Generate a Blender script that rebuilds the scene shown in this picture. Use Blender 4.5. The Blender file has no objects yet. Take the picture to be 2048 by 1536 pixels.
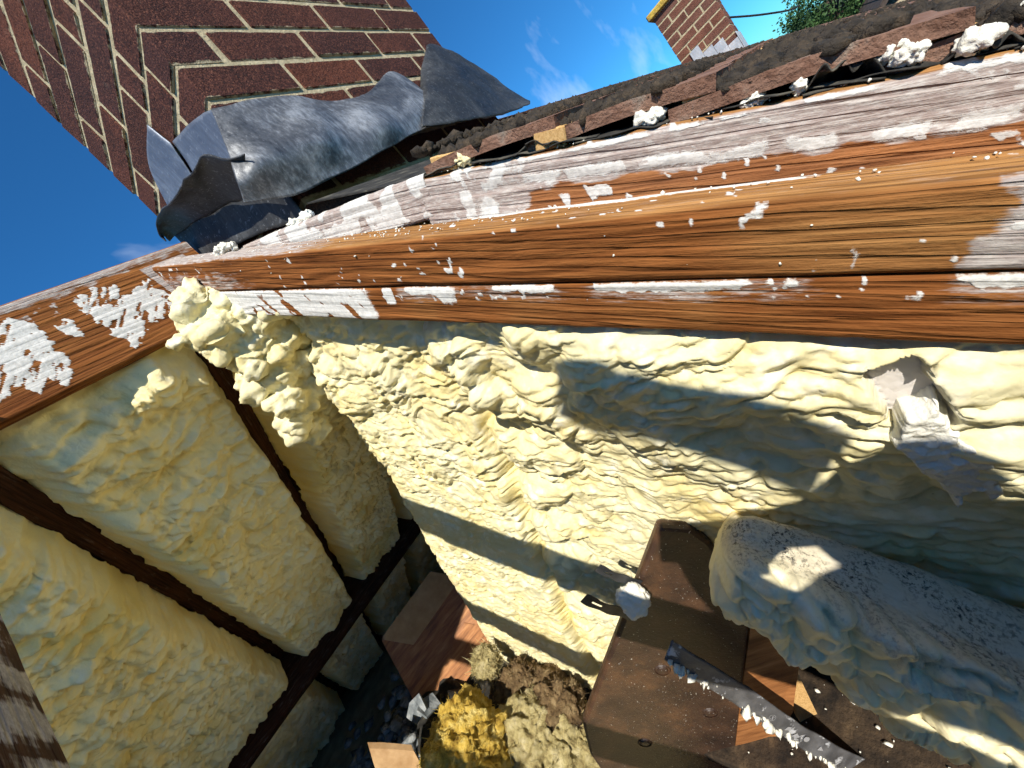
import bpy, bmesh, math, random
import numpy as np
from mathutils import Matrix, Vector

# ------------------------------------------------------------------ scene, camera, sky, sun, exposure
# House axes in metres: x runs along the ridge, y across the house (up the near slope), z up.
# The camera stands at the origin, in the stripped part of the near roof slope.
S = bpy.context.scene
COL = S.collection
R = math.radians
rnd = random.Random(7)

cam_data = bpy.data.cameras.new('camera')
cam = bpy.data.objects.new('camera', cam_data); COL.objects.link(cam); S.camera = cam
RIGHT, UP, FWD = Vector((.456, -.5965, -.6605)), Vector((.5993, -.3429, .7234)), Vector((.658, .7257, -.2011))
cam.matrix_world = Matrix(((RIGHT.x, UP.x, -FWD.x, 0), (RIGHT.y, UP.y, -FWD.y, 0), (RIGHT.z, UP.z, -FWD.z, 0), (0, 0, 0, 1)))
cam_data.sensor_width = 36; cam_data.lens = 36 * 766 / 2048
cam_data.clip_start = .01; cam_data.clip_end = 2000

LIGHT = Vector((.5377, .4827, -.6913)).normalized()          # the way sunlight travels
world = bpy.data.worlds.new('World'); S.world = world; world.use_nodes = True
wn, wl = world.node_tree.nodes, world.node_tree.links
wn.clear()
sky = wn.new('ShaderNodeTexSky'); sky.sky_type = 'NISHITA'; sky.sun_disc = False
sky.sun_elevation = math.asin(-LIGHT.z); sky.sun_rotation = math.atan2(-LIGHT.x, -LIGHT.y) % (2 * math.pi)
sky.altitude = 1500; sky.air_density = 1.0; sky.dust_density = .1; sky.ozone_density = 1.0
hsv = wn.new('ShaderNodeMix'); hsv.data_type = 'RGBA'; hsv.blend_type = 'MULTIPLY'; hsv.inputs['Factor'].default_value = 1; hsv.inputs['B'].default_value = (.16, .58, .92, 1)
tc = wn.new('ShaderNodeTexCoord')
mp = wn.new('ShaderNodeMapping'); mp.inputs['Rotation'].default_value = (.2, -.35, .6); mp.inputs['Scale'].default_value = (1.3, 7, 3)
cn = wn.new('ShaderNodeTexNoise'); cn.inputs['Scale'].default_value = 1.6; cn.inputs['Detail'].default_value = 5; cn.inputs['Roughness'].default_value = .55
cr = wn.new('ShaderNodeValToRGB'); cr.color_ramp.elements[0].position = .57; cr.color_ramp.elements[1].position = .85
cr.color_ramp.elements[1].color = (.5, .5, .5, 1)
mx = wn.new('ShaderNodeMix'); mx.data_type = 'RGBA'; mx.inputs['B'].default_value = (6.5, 7.2, 8.2, 1)
bg = wn.new('ShaderNodeBackground'); bg.inputs['Strength'].default_value = .125
wo = wn.new('ShaderNodeOutputWorld')
wl.new(sky.outputs[0], hsv.inputs['A']); wl.new(hsv.outputs['Result'], mx.inputs['A'])
wl.new(tc.outputs['Generated'], mp.inputs[0]); wl.new(mp.outputs[0], cn.inputs['Vector']); wl.new(cn.outputs[0], cr.inputs[0])
wl.new(cr.outputs[0], mx.inputs['Factor']); wl.new(mx.outputs['Result'], bg.inputs[0]); wl.new(bg.outputs[0], wo.inputs[0])

sun_data = bpy.data.lights.new('sun', 'SUN'); sun_data.energy = 5.0; sun_data.angle = R(.53); sun_data.color = (1, .93, .82)
sun = bpy.data.objects.new('sun', sun_data); COL.objects.link(sun)
sun.rotation_euler = LIGHT.to_track_quat('-Z', 'Y').to_euler()

S.render.engine = 'CYCLES'
S.view_settings.view_transform = 'Standard'; S.view_settings.look = 'None'
S.view_settings.exposure = 0.5; S.view_settings.gamma = 1; S.view_settings.use_curve_mapping = False
S.cycles.max_bounces = 12; S.cycles.diffuse_bounces = 10; S.cycles.glossy_bounces = 3
S.cycles.use_denoising = True
S.cycles.use_adaptive_sampling = True; S.cycles.adaptive_threshold = .04

# ------------------------------------------------------------------ numpy noise
def _h(ix, iy, iz, seed):
    n = (ix.astype(np.int64) * 374761393 + iy.astype(np.int64) * 668265263 + iz.astype(np.int64) * 2147483647 + seed * 974634777) & 0xffffffff
    n = ((n ^ (n >> 13)) * 1274126177) & 0xffffffff
    n = ((n ^ (n >> 16)) * 2246822519) & 0xffffffff
    return ((n ^ (n >> 15)) & 0xffffff) / float(0x1000000)

def vn(x, y, z=None, seed=0):
    if z is None: z = np.zeros_like(x)
    ix, iy, iz = np.floor(x), np.floor(y), np.floor(z)
    fx, fy, fz = x - ix, y - iy, z - iz
    ux, uy, uz = [f * f * f * (f * (f * 6 - 15) + 10) for f in (fx, fy, fz)]
    r = 0
    for dx in (0, 1):
        for dy in (0, 1):
            for dz in (0, 1):
                r = r + _h(ix + dx, iy + dy, iz + dz, seed) * (ux if dx else 1 - ux) * (uy if dy else 1 - uy) * (uz if dz else 1 - uz)
    return r * 2 - 1

def fbm(x, y, z=None, o=4, seed=0, g=.5):
    a, t, r, f = 1., 0., 0, 1.
    for i in range(o):
        r = r + a * vn(x * f, y * f, None if z is None else z * f, seed + i * 17); t += a; a *= g; f *= 2.03
    return r / t

def f1(x, y, seed=0):
    ix, iy = np.floor(x), np.floor(y); best = np.full(x.shape, 9.)
    zz = np.zeros_like(x)
    for dx in (-1, 0, 1):
        for dy in (-1, 0, 1):
            cx, cy = ix + dx, iy + dy
            px, py = cx + .1 + .8 * _h(cx, cy, zz, seed), cy + .1 + .8 * _h(cx, cy, zz, seed + 5)
            best = np.minimum(best, (px - x) ** 2 + (py - y) ** 2)
    return np.sqrt(best)

def f1d(x, y, seed=0):
    ix, iy = np.floor(x), np.floor(y); best = np.full(x.shape, 9.); by = np.zeros_like(x)
    zz = np.zeros_like(x)
    for dx in (-1, 0, 1):
        for dy in (-1, 0, 1):
            cx, cy = ix + dx, iy + dy
            px, py = cx + .1 + .8 * _h(cx, cy, zz, seed), cy + .1 + .8 * _h(cx, cy, zz, seed + 5)
            d = (px - x) ** 2 + (py - y) ** 2; m = d < best
            best = np.where(m, d, best); by = np.where(m, y - py, by)
    return np.sqrt(best), by

def lobe(x, y, seed, droop=.55):
    """Pillow per cell, fuller towards its lower lip, so neighbours lap over each other."""
    d, by = f1d(x, y, seed)
    return dome(d, .88) * (1 - droop * np.clip(by, -.8, .8))

def f13(x, y, z, seed=0):
    ix, iy, iz = np.floor(x), np.floor(y), np.floor(z); best = np.full(x.shape, 9.)
    for dx in (-1, 0, 1):
        for dy in (-1, 0, 1):
            for dz in (-1, 0, 1):
                cx, cy, cz = ix + dx, iy + dy, iz + dz
                px, py, pz = cx + _h(cx, cy, cz, seed), cy + _h(cx, cy, cz, seed + 5), cz + _h(cx, cy, cz, seed + 9)
                best = np.minimum(best, (px - x) ** 2 + (py - y) ** 2 + (pz - z) ** 2)
    return np.sqrt(best)

def dome(d, r=.82): return np.sqrt(np.clip(1 - (d / r) ** 2, 0, 1))
def sst(a, b, x):
    t = np.clip((x - a) / (b - a), 0, 1); return t * t * (3 - 2 * t)

def foam_h(u, v, seed=0, big=.10, mid=.038, small=.015, an=1.5, ab=.020, am=.011, as_=.0042):
    """Lumpy skin of sprayed foam: pillows on pillows with creases between, in metres."""
    wu = u + .035 * fbm(u * 9, v * 9, o=2, seed=seed + 1) + .005 * fbm(u * 40, v * 40, o=2, seed=seed + 2)
    wv = v + .035 * fbm(u * 9, v * 9, o=2, seed=seed + 3) + .005 * fbm(u * 40, v * 40, o=2, seed=seed + 4)
    b = lobe(wu / (big * 1.2), wv / big, seed + 5, .35)
    m = lobe(wu / (mid * an), (wv + .018 * b) / mid, seed + 6, .25)
    s = lobe((wu + .006 * m) / (small * an * 1.1), (wv + .007 * m) / small, seed + 7, .2)
    k = .35 + .65 * sst(-.35, .4, fbm(u * 6, v * 6, o=2, seed=seed + 8))
    w = np.abs(vn(wu / (small * 3.2), (wv + .016 * m) / (small * 1.05), seed=seed + 9)) + .55 * np.abs(vn(wu / (small * 1.7), (wv + .012 * m) / (small * .55), seed=seed + 10))
    return ab * b + am * m * (.6 + .4 * k) + as_ * s * k * .7 + as_ * 1.15 * w

# ------------------------------------------------------------------ helpers
def tag(o, label=None, cat=None, group=None, kind=None):
    if label: o['label'] = label
    if cat: o['category'] = cat
    if group: o['group'] = group
    if kind: o['kind'] = kind
    return o

def link(name, me, mat=None, parent=None, matrix=None):
    o = bpy.data.objects.new(name, me); COL.objects.link(o)
    if mat is not None and me is not None and not me.materials: me.materials.append(mat)
    if parent is not None: o.parent = parent
    if matrix is not None: o.matrix_basis = matrix
    return o

def empty(name, loc=(0, 0, 0)):
    o = bpy.data.objects.new(name, None); COL.objects.link(o); o.location = loc; o.empty_display_size = .05
    return o

def mesh_np(name, V, Fq, smooth=True, attr=None):
    """V (n,3) array, Fq list of arrays of faces (each array m x k)."""
    me = bpy.data.meshes.new(name)
    V = np.asarray(V, np.float32)
    me.vertices.add(len(V)); me.vertices.foreach_set('co', V.ravel())
    loops = np.concatenate([f.ravel() for f in Fq]).astype(np.int32)
    sizes = np.concatenate([np.full(len(f), f.shape[1], np.int32) for f in Fq])
    starts = np.concatenate([[0], np.cumsum(sizes)[:-1]]).astype(np.int32)
    me.loops.add(len(loops)); me.loops.foreach_set('vertex_index', loops)
    me.polygons.add(len(sizes)); me.polygons.foreach_set('loop_start', starts); me.polygons.foreach_set('loop_total', sizes)
    me.polygons.foreach_set('use_smooth', np.full(len(sizes), smooth))
    if attr is not None:
        a = me.attributes.new('mask', 'FLOAT_COLOR', 'POINT')
        c = np.zeros((len(V), 4), np.float32); c[:, :attr.shape[1]] = attr; c[:, 3] = 1
        a.data.foreach_set('color', c.ravel())
    me.update(calc_edges=True); me.validate()
    return me

def grid_faces(ny, nx, closed_x=False, flip=False):
    j, i = np.meshgrid(np.arange(ny - 1), np.arange(nx if closed_x else nx - 1), indexing='ij')
    i2 = (i + 1) % nx
    q = np.stack([j * nx + i, j * nx + i2, (j + 1) * nx + i2, (j + 1) * nx + i], -1).reshape(-1, 4)
    return q[:, ::-1] if flip else q

def box_bm(bm, x0, x1, y0, y1, z0, z1):
    vs = [bm.verts.new(p) for p in [(x0, y0, z0), (x1, y0, z0), (x1, y1, z0), (x0, y1, z0), (x0, y0, z1), (x1, y0, z1), (x1, y1, z1), (x0, y1, z1)]]
    for f in ((0, 3, 2, 1), (4, 5, 6, 7), (0, 1, 5, 4), (1, 2, 6, 5), (2, 3, 7, 6), (3, 0, 4, 7)): bm.faces.new([vs[k] for k in f])

def box_me(name, x0, x1, y0, y1, z0, z1, bev=.003, seg=1):
    bm = bmesh.new(); box_bm(bm, x0, x1, y0, y1, z0, z1)
    if bev: bmesh.ops.bevel(bm, geom=bm.edges[:], offset=bev, segments=seg, affect='EDGES', profile=.5)
    me = bpy.data.meshes.new(name); bm.to_mesh(me); bm.free(); return me

def frame(o, x, y, z):
    return Matrix(((x[0], y[0], z[0], o[0]), (x[1], y[1], z[1], o[1]), (x[2], y[2], z[2], o[2]), (0, 0, 0, 1)))

def prism(name, pts, ext, mat, parent=None, bev=0.0):
    """Solid from an ordered 3-D outline, pushed along vector ext."""
    bm = bmesh.new(); e = Vector(ext)
    a = [bm.verts.new(p) for p in pts]; b = [bm.verts.new(Vector(p) + e) for p in pts]
    bm.faces.new(a); bm.faces.new(b[::-1])
    n = len(a)
    for i in range(n): bm.faces.new((a[i], b[i], b[(i + 1) % n], a[(i + 1) % n]))
    bmesh.ops.recalc_face_normals(bm, faces=bm.faces[:])
    if bev: bmesh.ops.bevel(bm, geom=bm.edges[:], offset=bev, segments=2, affect='EDGES', profile=.5)
    me = bpy.data.meshes.new(name); bm.to_mesh(me); bm.free()
    return link(name, me, mat, parent)

# ------------------------------------------------------------------ materials
class NT:
    def __init__(s, name):
        s.m = bpy.data.materials.new(name); s.m.use_nodes = True; s.t = s.m.node_tree; s.n = s.t.nodes; s.l = s.t.links
        s.b = s.n['Principled BSDF']; s.b.inputs['Roughness'].default_value = .8
        s.tc = s.n.new('ShaderNodeTexCoord')
    def link(s, a, b): s.l.new(a, b)
    def mapc(s, scale, out='Object', rot=(0, 0, 0)):
        m = s.n.new('ShaderNodeMapping'); m.inputs['Scale'].default_value = scale; m.inputs['Rotation'].default_value = rot
        s.l.new(s.tc.outputs[out], m.inputs[0]); return m.outputs[0]
    def noise(s, vec, scale, det=4, rough=.55, dist=0.):
        n = s.n.new('ShaderNodeTexNoise'); n.inputs['Scale'].default_value = scale; n.inputs['Detail'].default_value = det
        n.inputs['Roughness'].default_value = rough; n.inputs['Distortion'].default_value = dist
        if vec is not None: s.l.new(vec, n.inputs['Vector'])
        return n.outputs[0]
    def ramp(s, fac, stops):
        r = s.n.new('ShaderNodeValToRGB'); e = r.color_ramp.elements
        while len(e) < len(stops): e.new(.5)
        for k, (p, c) in enumerate(stops):
            e[k].position = p; e[k].color = (*c, 1) if len(c) == 3 else c
        s.l.new(fac, r.inputs[0]); return r.outputs[0]
    def gray(s, fac, a, b):
        m = s.n.new('ShaderNodeMapRange'); m.clamp = True
        m.inputs['From Min'].default_value = a; m.inputs['From Max'].default_value = b
        s.l.new(fac, m.inputs['Value']); return m.outputs['Result']
    def mix(s, fac, a, b, mode='MIX'):
        m = s.n.new('ShaderNodeMix'); m.data_type = 'RGBA'; m.blend_type = mode
        for v, k in ((fac, 'Factor'), (a, 'A'), (b, 'B')):
            if isinstance(v, (int, float)): m.inputs[k].default_value = v
            elif isinstance(v, tuple): m.inputs[k].default_value = (*v, 1)
            else: s.l.new(v, m.inputs[k])
        return m.outputs['Result']
    def math(s, op, a, b=0.):
        m = s.n.new('ShaderNodeMath'); m.operation = op; m.use_clamp = False
        for k, v in enumerate((a, b)):
            if isinstance(v, (int, float)): m.inputs[k].default_value = v
            else: s.l.new(v, m.inputs[k])
        return m.outputs[0]
    def attr(s):
        a = s.n.new('ShaderNodeAttribute'); a.attribute_name = 'mask'
        sp = s.n.new('ShaderNodeSeparateColor'); s.l.new(a.outputs['Color'], sp.inputs[0]); return sp.outputs
    def rand(s): return s.n.new('ShaderNodeObjectInfo').outputs['Random']
    def bump(s, h, strength=.5, dist=.002):
        b = s.n.new('ShaderNodeBump'); b.inputs['Strength'].default_value = strength; b.inputs['Distance'].default_value = dist
        s.l.new(h, b.inputs['Height']); s.l.new(b.outputs[0], s.b.inputs['Normal'])
    def out(s, col, rough=None):
        if isinstance(col, tuple): s.b.inputs['Base Color'].default_value = (*col, 1)
        else: s.l.new(col, s.b.inputs['Base Color'])
        if rough is not None:
            if isinstance(rough, (int, float)): s.b.inputs['Roughness'].default_value = rough
            else: s.l.new(rough, s.b.inputs['Roughness'])
        return s.m

def mat_foam(name='foam', pale=(.70, .645, .395), deep=(.67, .545, .22), dusty=False):
    t = NT(name); v = t.mapc((1, 1, 1))
    n = t.noise(v, 7, 4, .6); c = t.mix(t.gray(n, .42, .75), pale, deep)
    n2 = t.noise(v, 30, 3, .6); c = t.mix(t.gray(n2, .52, .8), c, (.86, .83, .66))
    a = t.attr()
    fl = t.gray(t.noise(v, 170, 2, .5), .73, .77)
    c = t.mix(t.math('MULTIPLY', fl, .35), c, (.25, .20, .10))
    c = t.mix(a[0], c, (.55, .52, .49))                                   # bare masonry showing through
    if dusty:
        d = t.noise(v, 210, 4, .75); d = t.gray(d, .48, .60)
        d2 = t.gray(t.noise(v, 26, 3, .6), .35, .62)
        c = t.mix(t.math('MULTIPLY', a[1], .8), c, (.52, .47, .37))
        c = t.mix(t.math('MULTIPLY', t.math('MULTIPLY', d, d2), a[1]), c, (.045, .040, .036))
    else:
        c = t.mix(a[1], c, (.80, .62, .16))                               # amber, in noise patches and along the groove
    vo = t.n.new('ShaderNodeTexVoronoi'); vo.feature = 'SMOOTH_F1'; vo.inputs['Scale'].default_value = 95; vo.inputs['Smoothness'].default_value = .25
    wv = t.n.new('ShaderNodeVectorMath'); wv.operation = 'MULTIPLY_ADD'
    nz = t.n.new('ShaderNodeTexNoise'); nz.inputs['Scale'].default_value = 35; t.link(v, nz.inputs['Vector'])
    t.link(nz.outputs['Color'], wv.inputs[0]); wv.inputs[1].default_value = (.035, .035, .035); t.link(v, wv.inputs[2]); t.link(wv.outputs[0], vo.inputs['Vector'])
    hgt = t.math('ADD', t.math('MULTIPLY', vo.outputs['Distance'], -.9), t.math('MULTIPLY', t.noise(v, 60, 4, .6), .8))
    t.bump(t.math('ADD', hgt, t.math('MULTIPLY', t.noise(v, 420, 2), .18)), .34, .003)
    t.b.inputs['Specular IOR Level'].default_value = .25
    return t.out(c, .62)

def mat_wood(name, dark, light, res=(.66, .65, .61), film=(.34, .29, .265), grain=1.0, rough=.75, crack=.6):
    """Sawn softwood, grain along local x; mask r = thick foam residue, g = thin scraped film, b = honey colour."""
    t = NT(name)
    v = t.mapc((1.6, 46 * grain, 46 * grain)); w = t.noise(t.mapc((3, 10, 10)), 1.2, 3)
    vm = t.n.new('ShaderNodeVectorMath'); vm.operation = 'MULTIPLY_ADD'
    t.link(w, vm.inputs[0]); vm.inputs[1].default_value = (0, 3.0, 3.0); t.link(v, vm.inputs[2])
    g = t.noise(vm.outputs[0], 1.6, 5, .62); f = t.noise(t.mapc((7, 200, 200)), 1.0, 4, .62)
    gg = t.math('ADD', t.math('MULTIPLY', g, .30), t.math('MULTIPLY', f, .70))
    c = t.ramp(gg, [(.33, tuple(k * .45 for k in dark)), (.42, dark), (.56, light), (.68, tuple(min(1, k * 1.3) for k in light))])
    blot = t.noise(t.mapc((2.2, 9, 9)), 1.0, 4, .6); c = t.mix(t.math('MULTIPLY', t.gray(blot, .35, .65), .7), c, t.mix(1.0, c, (.62, .50, .42), 'MULTIPLY'))
    a = t.attr()
    c = t.mix(a[2], c, t.mix(t.gray(gg, .38, .60), (.22, .10, .030), (.40, .215, .075)))
    wc = t.n.new('ShaderNodeVectorMath'); wc.operation = 'MULTIPLY_ADD'
    t.link(w, wc.inputs[0]); wc.inputs[1].default_value = (0, 6, 6); t.link(t.mapc((6.5, 165, 165)), wc.inputs[2])
    wa = t.n.new('ShaderNodeTexWave'); wa.wave_type = 'BANDS'; wa.bands_direction = 'DIAGONAL'; wa.inputs['Scale'].default_value = 58
    wa.inputs['Distortion'].default_value = 5.5; wa.inputs['Detail'].default_value = 3; wa.inputs['Detail Scale'].default_value = .55; wa.inputs['Detail Roughness'].default_value = .6
    t.link(t.mapc((.045, 1, 1)), wa.inputs['Vector'])
    cr = t.math('MULTIPLY', t.gray(wa.outputs['Fac'], .26, .04), t.gray(t.noise(wc.outputs[0], .35, 3, .6), .36, .58))
    c = t.mix(t.math('MULTIPLY', cr, crack), c, tuple(k * .10 for k in dark))
    fs = t.noise(t.mapc((26, 260, 260)), 1.0, 4, .72)
    flm = t.gray(t.math('ADD', t.math('MULTIPLY', fs, 1.6), t.math('MULTIPLY', a[1], .9)), .95, 1.28)
    flm = t.math('MULTIPLY', flm, t.gray(a[1], .02, .25))
    c = t.mix(flm, c, t.mix(t.gray(t.noise(t.mapc((60, 200, 200)), 1, 4, .75), .44, .62), film, (.48, .44, .40)))
    rs = t.noise(t.mapc((130, 170, 170)), 1, 4, .7)
    rs2 = t.noise(t.mapc((60, 520, 520)), 1, 4, .7)
    rf = t.gray(t.math('ADD', t.math('ADD', t.math('MULTIPLY', rs, 1.2), t.math('MULTIPLY', rs2, .6)), a[0]), 1.22, 1.55)
    rf = t.math('MULTIPLY', rf, t.gray(a[0], .04, .12))
    c = t.mix(rf, c, t.mix(t.gray(t.noise(t.mapc((60, 60, 60)), 2, 3, .7), .40, .62), tuple(k * .80 for k in res), res))
    h = t.math('ADD', t.math('MULTIPLY', gg, 1.6), t.math('MULTIPLY', cr, -.9))
    h = t.math('ADD', t.math('MULTIPLY', h, t.math('SUBTRACT', 1.0, t.math('MULTIPLY', rf, .8))), t.math('MULTIPLY', rf, .8))
    h = t.math('ADD', h, t.math('MULTIPLY', t.noise(t.mapc((200, 300, 300)), 1, 2), .3))
    t.bump(h, .6, .0035)
    t.b.inputs['Specular IOR Level'].default_value = .12
    return t.out(c, rough)

def mat_simple(name, stops, scale=20, rough=.8, bump=.4, bscale=120, bdist=.003, spec=.3, metallic=0., stretch=(1, 1, 1), per_object=0.):
    t = NT(name); v = t.mapc(stretch)
    c = t.ramp(t.noise(v, scale, 5, .62), stops)
    if per_object:
        r = t.rand(); c = t.mix(t.math('MULTIPLY', r, per_object), c, t.mix(1., c, (.45, .40, .38), 'MULTIPLY'))
    t.bump(t.noise(v, bscale, 4, .65), bump, bdist)
    t.b.inputs['Specular IOR Level'].default_value = spec; t.b.inputs['Metallic'].default_value = metallic
    return t.out(c, rough)

def mat_brick(name, tones):
    t = NT(name); v = t.mapc((1, 1, 1)); r = t.rand()
    off = t.n.new('ShaderNodeVectorMath'); off.operation = 'MULTIPLY_ADD'
    cmb = t.n.new('ShaderNodeCombineXYZ'); 
    for k in range(3): t.link(t.math('MULTIPLY', r, 37. + 11 * k), cmb.inputs[k])
    off.operation = 'ADD'; t.link(v, off.inputs[0]); t.link(cmb.outputs[0], off.inputs[1]); vv = off.outputs[0]
    base = t.ramp(r, tones)
    n = t.noise(vv, 9, 4, .6); c = t.mix(t.gray(n, .40, .72), base, t.mix(1., base, (.50, .48, .50), 'MULTIPLY'))
    sp = t.noise(vv, 300, 3, .6); c = t.mix(t.math('MULTIPLY', t.gray(sp, .52, .68), .75), c, (.19, .075, .045))
    c = t.mix(t.math('MULTIPLY', t.gray(sp, .47, .36), .8), c, (.012, .007, .006))
    lime = t.gray(t.noise(vv, 26, 5, .75), .62, .80); c = t.mix(t.math('MULTIPLY', lime, .28), c, (.30, .24, .19))
    sx = t.n.new('ShaderNodeSeparateXYZ'); t.link(v, sx.inputs[0])
    ez = t.math('ADD', t.math('MULTIPLY', t.math('ABSOLUTE', sx.outputs[2]), 34.), t.math('MULTIPLY', t.noise(vv, 45, 4, .7), .62))
    c = t.mix(t.math('MULTIPLY', t.gray(ez, 1.30, 1.40), .85), c, (.48, .41, .27))
    t.bump(t.math('ADD', t.noise(vv, 380, 3, .6), t.math('MULTIPLY', t.noise(vv, 60, 3), 1.2)), 1.0, .003)
    t.b.inputs['Specular IOR Level'].default_value = .25
    return t.out(c, .85)

def mat_lead(name, lo, hi, rough=.42):
    t = NT(name); v = t.mapc((1, 1, 1))
    n = t.noise(v, 7, 6, .68, .6); st = t.noise(t.mapc((50, 50, 7), rot=(.3, .2, 0)), 3, 4, .7)
    f = t.math('ADD', t.math('MULTIPLY', n, .65), t.math('MULTIPLY', st, .35))
    c = t.ramp(f, [(.36, lo), (.50, tuple(a * .7 + b * .3 for a, b in zip(lo, hi))), (.62, hi)])
    sc = t.gray(t.noise(t.mapc((260, 40, 90), rot=(.7, .4, .2)), 1.4, 3, .7), .60, .66)
    c = t.mix(t.math('MULTIPLY', sc, .3), c, (.45, .47, .49))
    t.b.inputs['Metallic'].default_value = .55
    t.bump(t.noise(v, 40, 5, .65), .35, .004)
    r = t.gray(n, .3, .7); rr = t.math('ADD', t.math('MULTIPLY', r, .2), rough)
    return t.out(c, rr)

M = {}
M['foam'] = mat_foam()
M['foam_lift'] = mat_foam('foam_lifted', (.94, .86, .54), (.90, .73, .30))  # foam colour brightened to stand in for light on the shaded panels
M['foam_dusty'] = mat_foam('foam_dusty', (.84, .77, .50), (.80, .66, .34), dusty=True)
M['foam_cut'] = mat_simple('foam_cut', [(.35, (.66, .64, .54)), (.6, (.76, .75, .67))], 30, .8, .6, 130, .004)
M['rafter'] = mat_wood('rafter_wood', (.155, .054, .014), (.265, .102, .029), rough=.95, crack=.32)
M['rafter_grey'] = mat_wood('rafter_scraped', (.24, .10, .04), (.40, .18, .07), film=(.34, .275, .245), crack=.25)
M['ridge'] = mat_wood('ridge_wood', (.17, .060, .016), (.29, .115, .032), grain=.7, crack=.35)
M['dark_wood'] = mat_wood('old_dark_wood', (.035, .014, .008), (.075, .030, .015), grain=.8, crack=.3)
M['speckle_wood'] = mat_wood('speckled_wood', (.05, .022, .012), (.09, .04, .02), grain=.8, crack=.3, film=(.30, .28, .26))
M['batten'] = mat_simple('batten_wood', [(.35, (.42, .24, .08)), (.6, (.62, .40, .17))], 30, .8, .4, 120, .002, stretch=(1, 12, 12))
M['brick'] = mat_brick('chimney_brick', [(0, (.050, .017, .013)), (.25, (.078, .023, .014)), (.5, (.052, .018, .016)), (.75, (.125, .036, .017)), (1, (.075, .023, .015))])
M['brick_far'] = mat_brick('far_brick', [(0, (.15, .065, .045)), (.4, (.21, .085, .055)), (.7, (.17, .08, .06)), (1, (.25, .10, .06))])
M['mortar'] = mat_simple('lime_mortar', [(.3, (.28, .235, .145)), (.55, (.44, .375, .24)), (.75, (.56, .50, .35))], 40, .95, .8, 160, .004)
M['tile'] = mat_simple('clay_tile', [(.30, (.09, .05, .036)), (.45, (.19, .10, .066)), (.6, (.27, .16, .112)), (.72, (.30, .25, .20))], 26, .9, .9, 190, .004, per_object=.45)
M['moss'] = mat_simple('dry_moss', [(.30, (.012, .010, .008)), (.5, (.045, .036, .026)), (.68, (.085, .062, .04)), (.8, (.14, .11, .08))], 60, .95, .9, 300, .006)
M['felt'] = mat_simple('roof_felt', [(.35, (.012, .012, .011)), (.55, (.04, .038, .032)), (.7, (.13, .12, .09))], 30, .8, .6, 120, .004)
M['lead'] = mat_lead('lead', (.040, .044, .050), (.34, .36, .38))
M['lead_shaded'] = mat_lead('lead_shaded', (.022, .024, .026), (.085, .09, .094), .5)  # shaded copy of the lead; undersides are darkened in the colour
M['lead_blue'] = mat_lead('lead_blue', (.12, .14, .175), (.25, .285, .34), .4)

DR = Vector((0, .8367, .5476)); N1 = Vector((0, -.5476, .8367))        # up the near slope, out of the near slope
DR2 = Vector((0, .8367, -.5476)); N2 = Vector((0, .5476, .8367))       # down the far slope, out of the far slope
X = Vector((1, 0, 0))
def near(a, s, n): return X * a + DR * s + N1 * n
def far(a, s, n): return X * a + DR2 * s + N2 * n

# ------------------------------------------------------------------ the ground far below
bm = bmesh.new(); g = 600
vs = [bm.verts.new(p) for p in ((-g, -g, -6.4), (g, -g, -6.4), (g, g, -6.4), (-g, g, -6.4))]; bm.faces.new(vs)
me = bpy.data.meshes.new('ground'); bm.to_mesh(me); bm.free()
tag(link('ground', me, mat_simple('lawn', [(.35, (.035, .055, .018)), (.65, (.075, .095, .035))], .4, .95, .3, 3, .05)), 'grass and gardens far below the roof', kind='structure')

# ------------------------------------------------------------------ timbers
def beam_np(L, W, H, dx, dp, fn, taper=None):
    """Sawn timber: local x 0..L, y 0..W, z -H..0.  fn(x, y, z, face) -> (push, mask rgb)."""
    nx = int(L / dx) + 1
    ny, nz = max(2, int(W / dp)), max(2, int(H / dp))
    per = []; r = .004
    for k in range(nz + 1): per.append((0, -H + r + (H - 2 * r) * k / nz, 0, -1, 0))         # front, going up
    for k in range(ny + 1): per.append((r + (W - 2 * r) * k / ny, 0, 1, 0, 1))                # top
    for k in range(4): per.append((W, -r - (H - 2 * r) * k / 3, 2, 1, 0))                      # back
    for k in range(ny // 2 + 1): per.append((W - r - (W - 2 * r) * k / (ny // 2), -H, 3, 0, -1))   # underside
    per = np.array(per); n = len(per)
    x = np.linspace(0, L, nx)
    Xg = np.repeat(x[:, None], n, 1); Y = np.repeat(per[None, :, 0], nx, 0); Z = np.repeat(per[None, :, 1], nx, 0)
    fc = np.repeat(per[None, :, 2], nx, 0)
    d, m = fn(Xg, Y, Z, fc)
    V = np.stack([Xg, Y + d * per[None, :, 3], Z + d * per[None, :, 4]], -1)
    if taper is not None: V[..., 2] += taper(Xg) * sst(-H, 0, Z)
    V = V.reshape(-1, 3)
    caps = [np.arange(n)[None, ::-1], (np.arange(n) + (nx - 1) * n)[None, :]]
    return V, [grid_faces(nx, n, True, flip=True), *caps], m.reshape(-1, 3)

def wood_relief(x, y, z, seed, amp=.0016):
    a = fbm(x * 5, (z + y) * 170 + 2.2 * vn(x * 4, z * 20, seed=seed), o=2, seed=seed)
    return amp * a + .0012 * fbm(x * 7, (z + y) * 12, o=2, seed=seed + 3)

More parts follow.
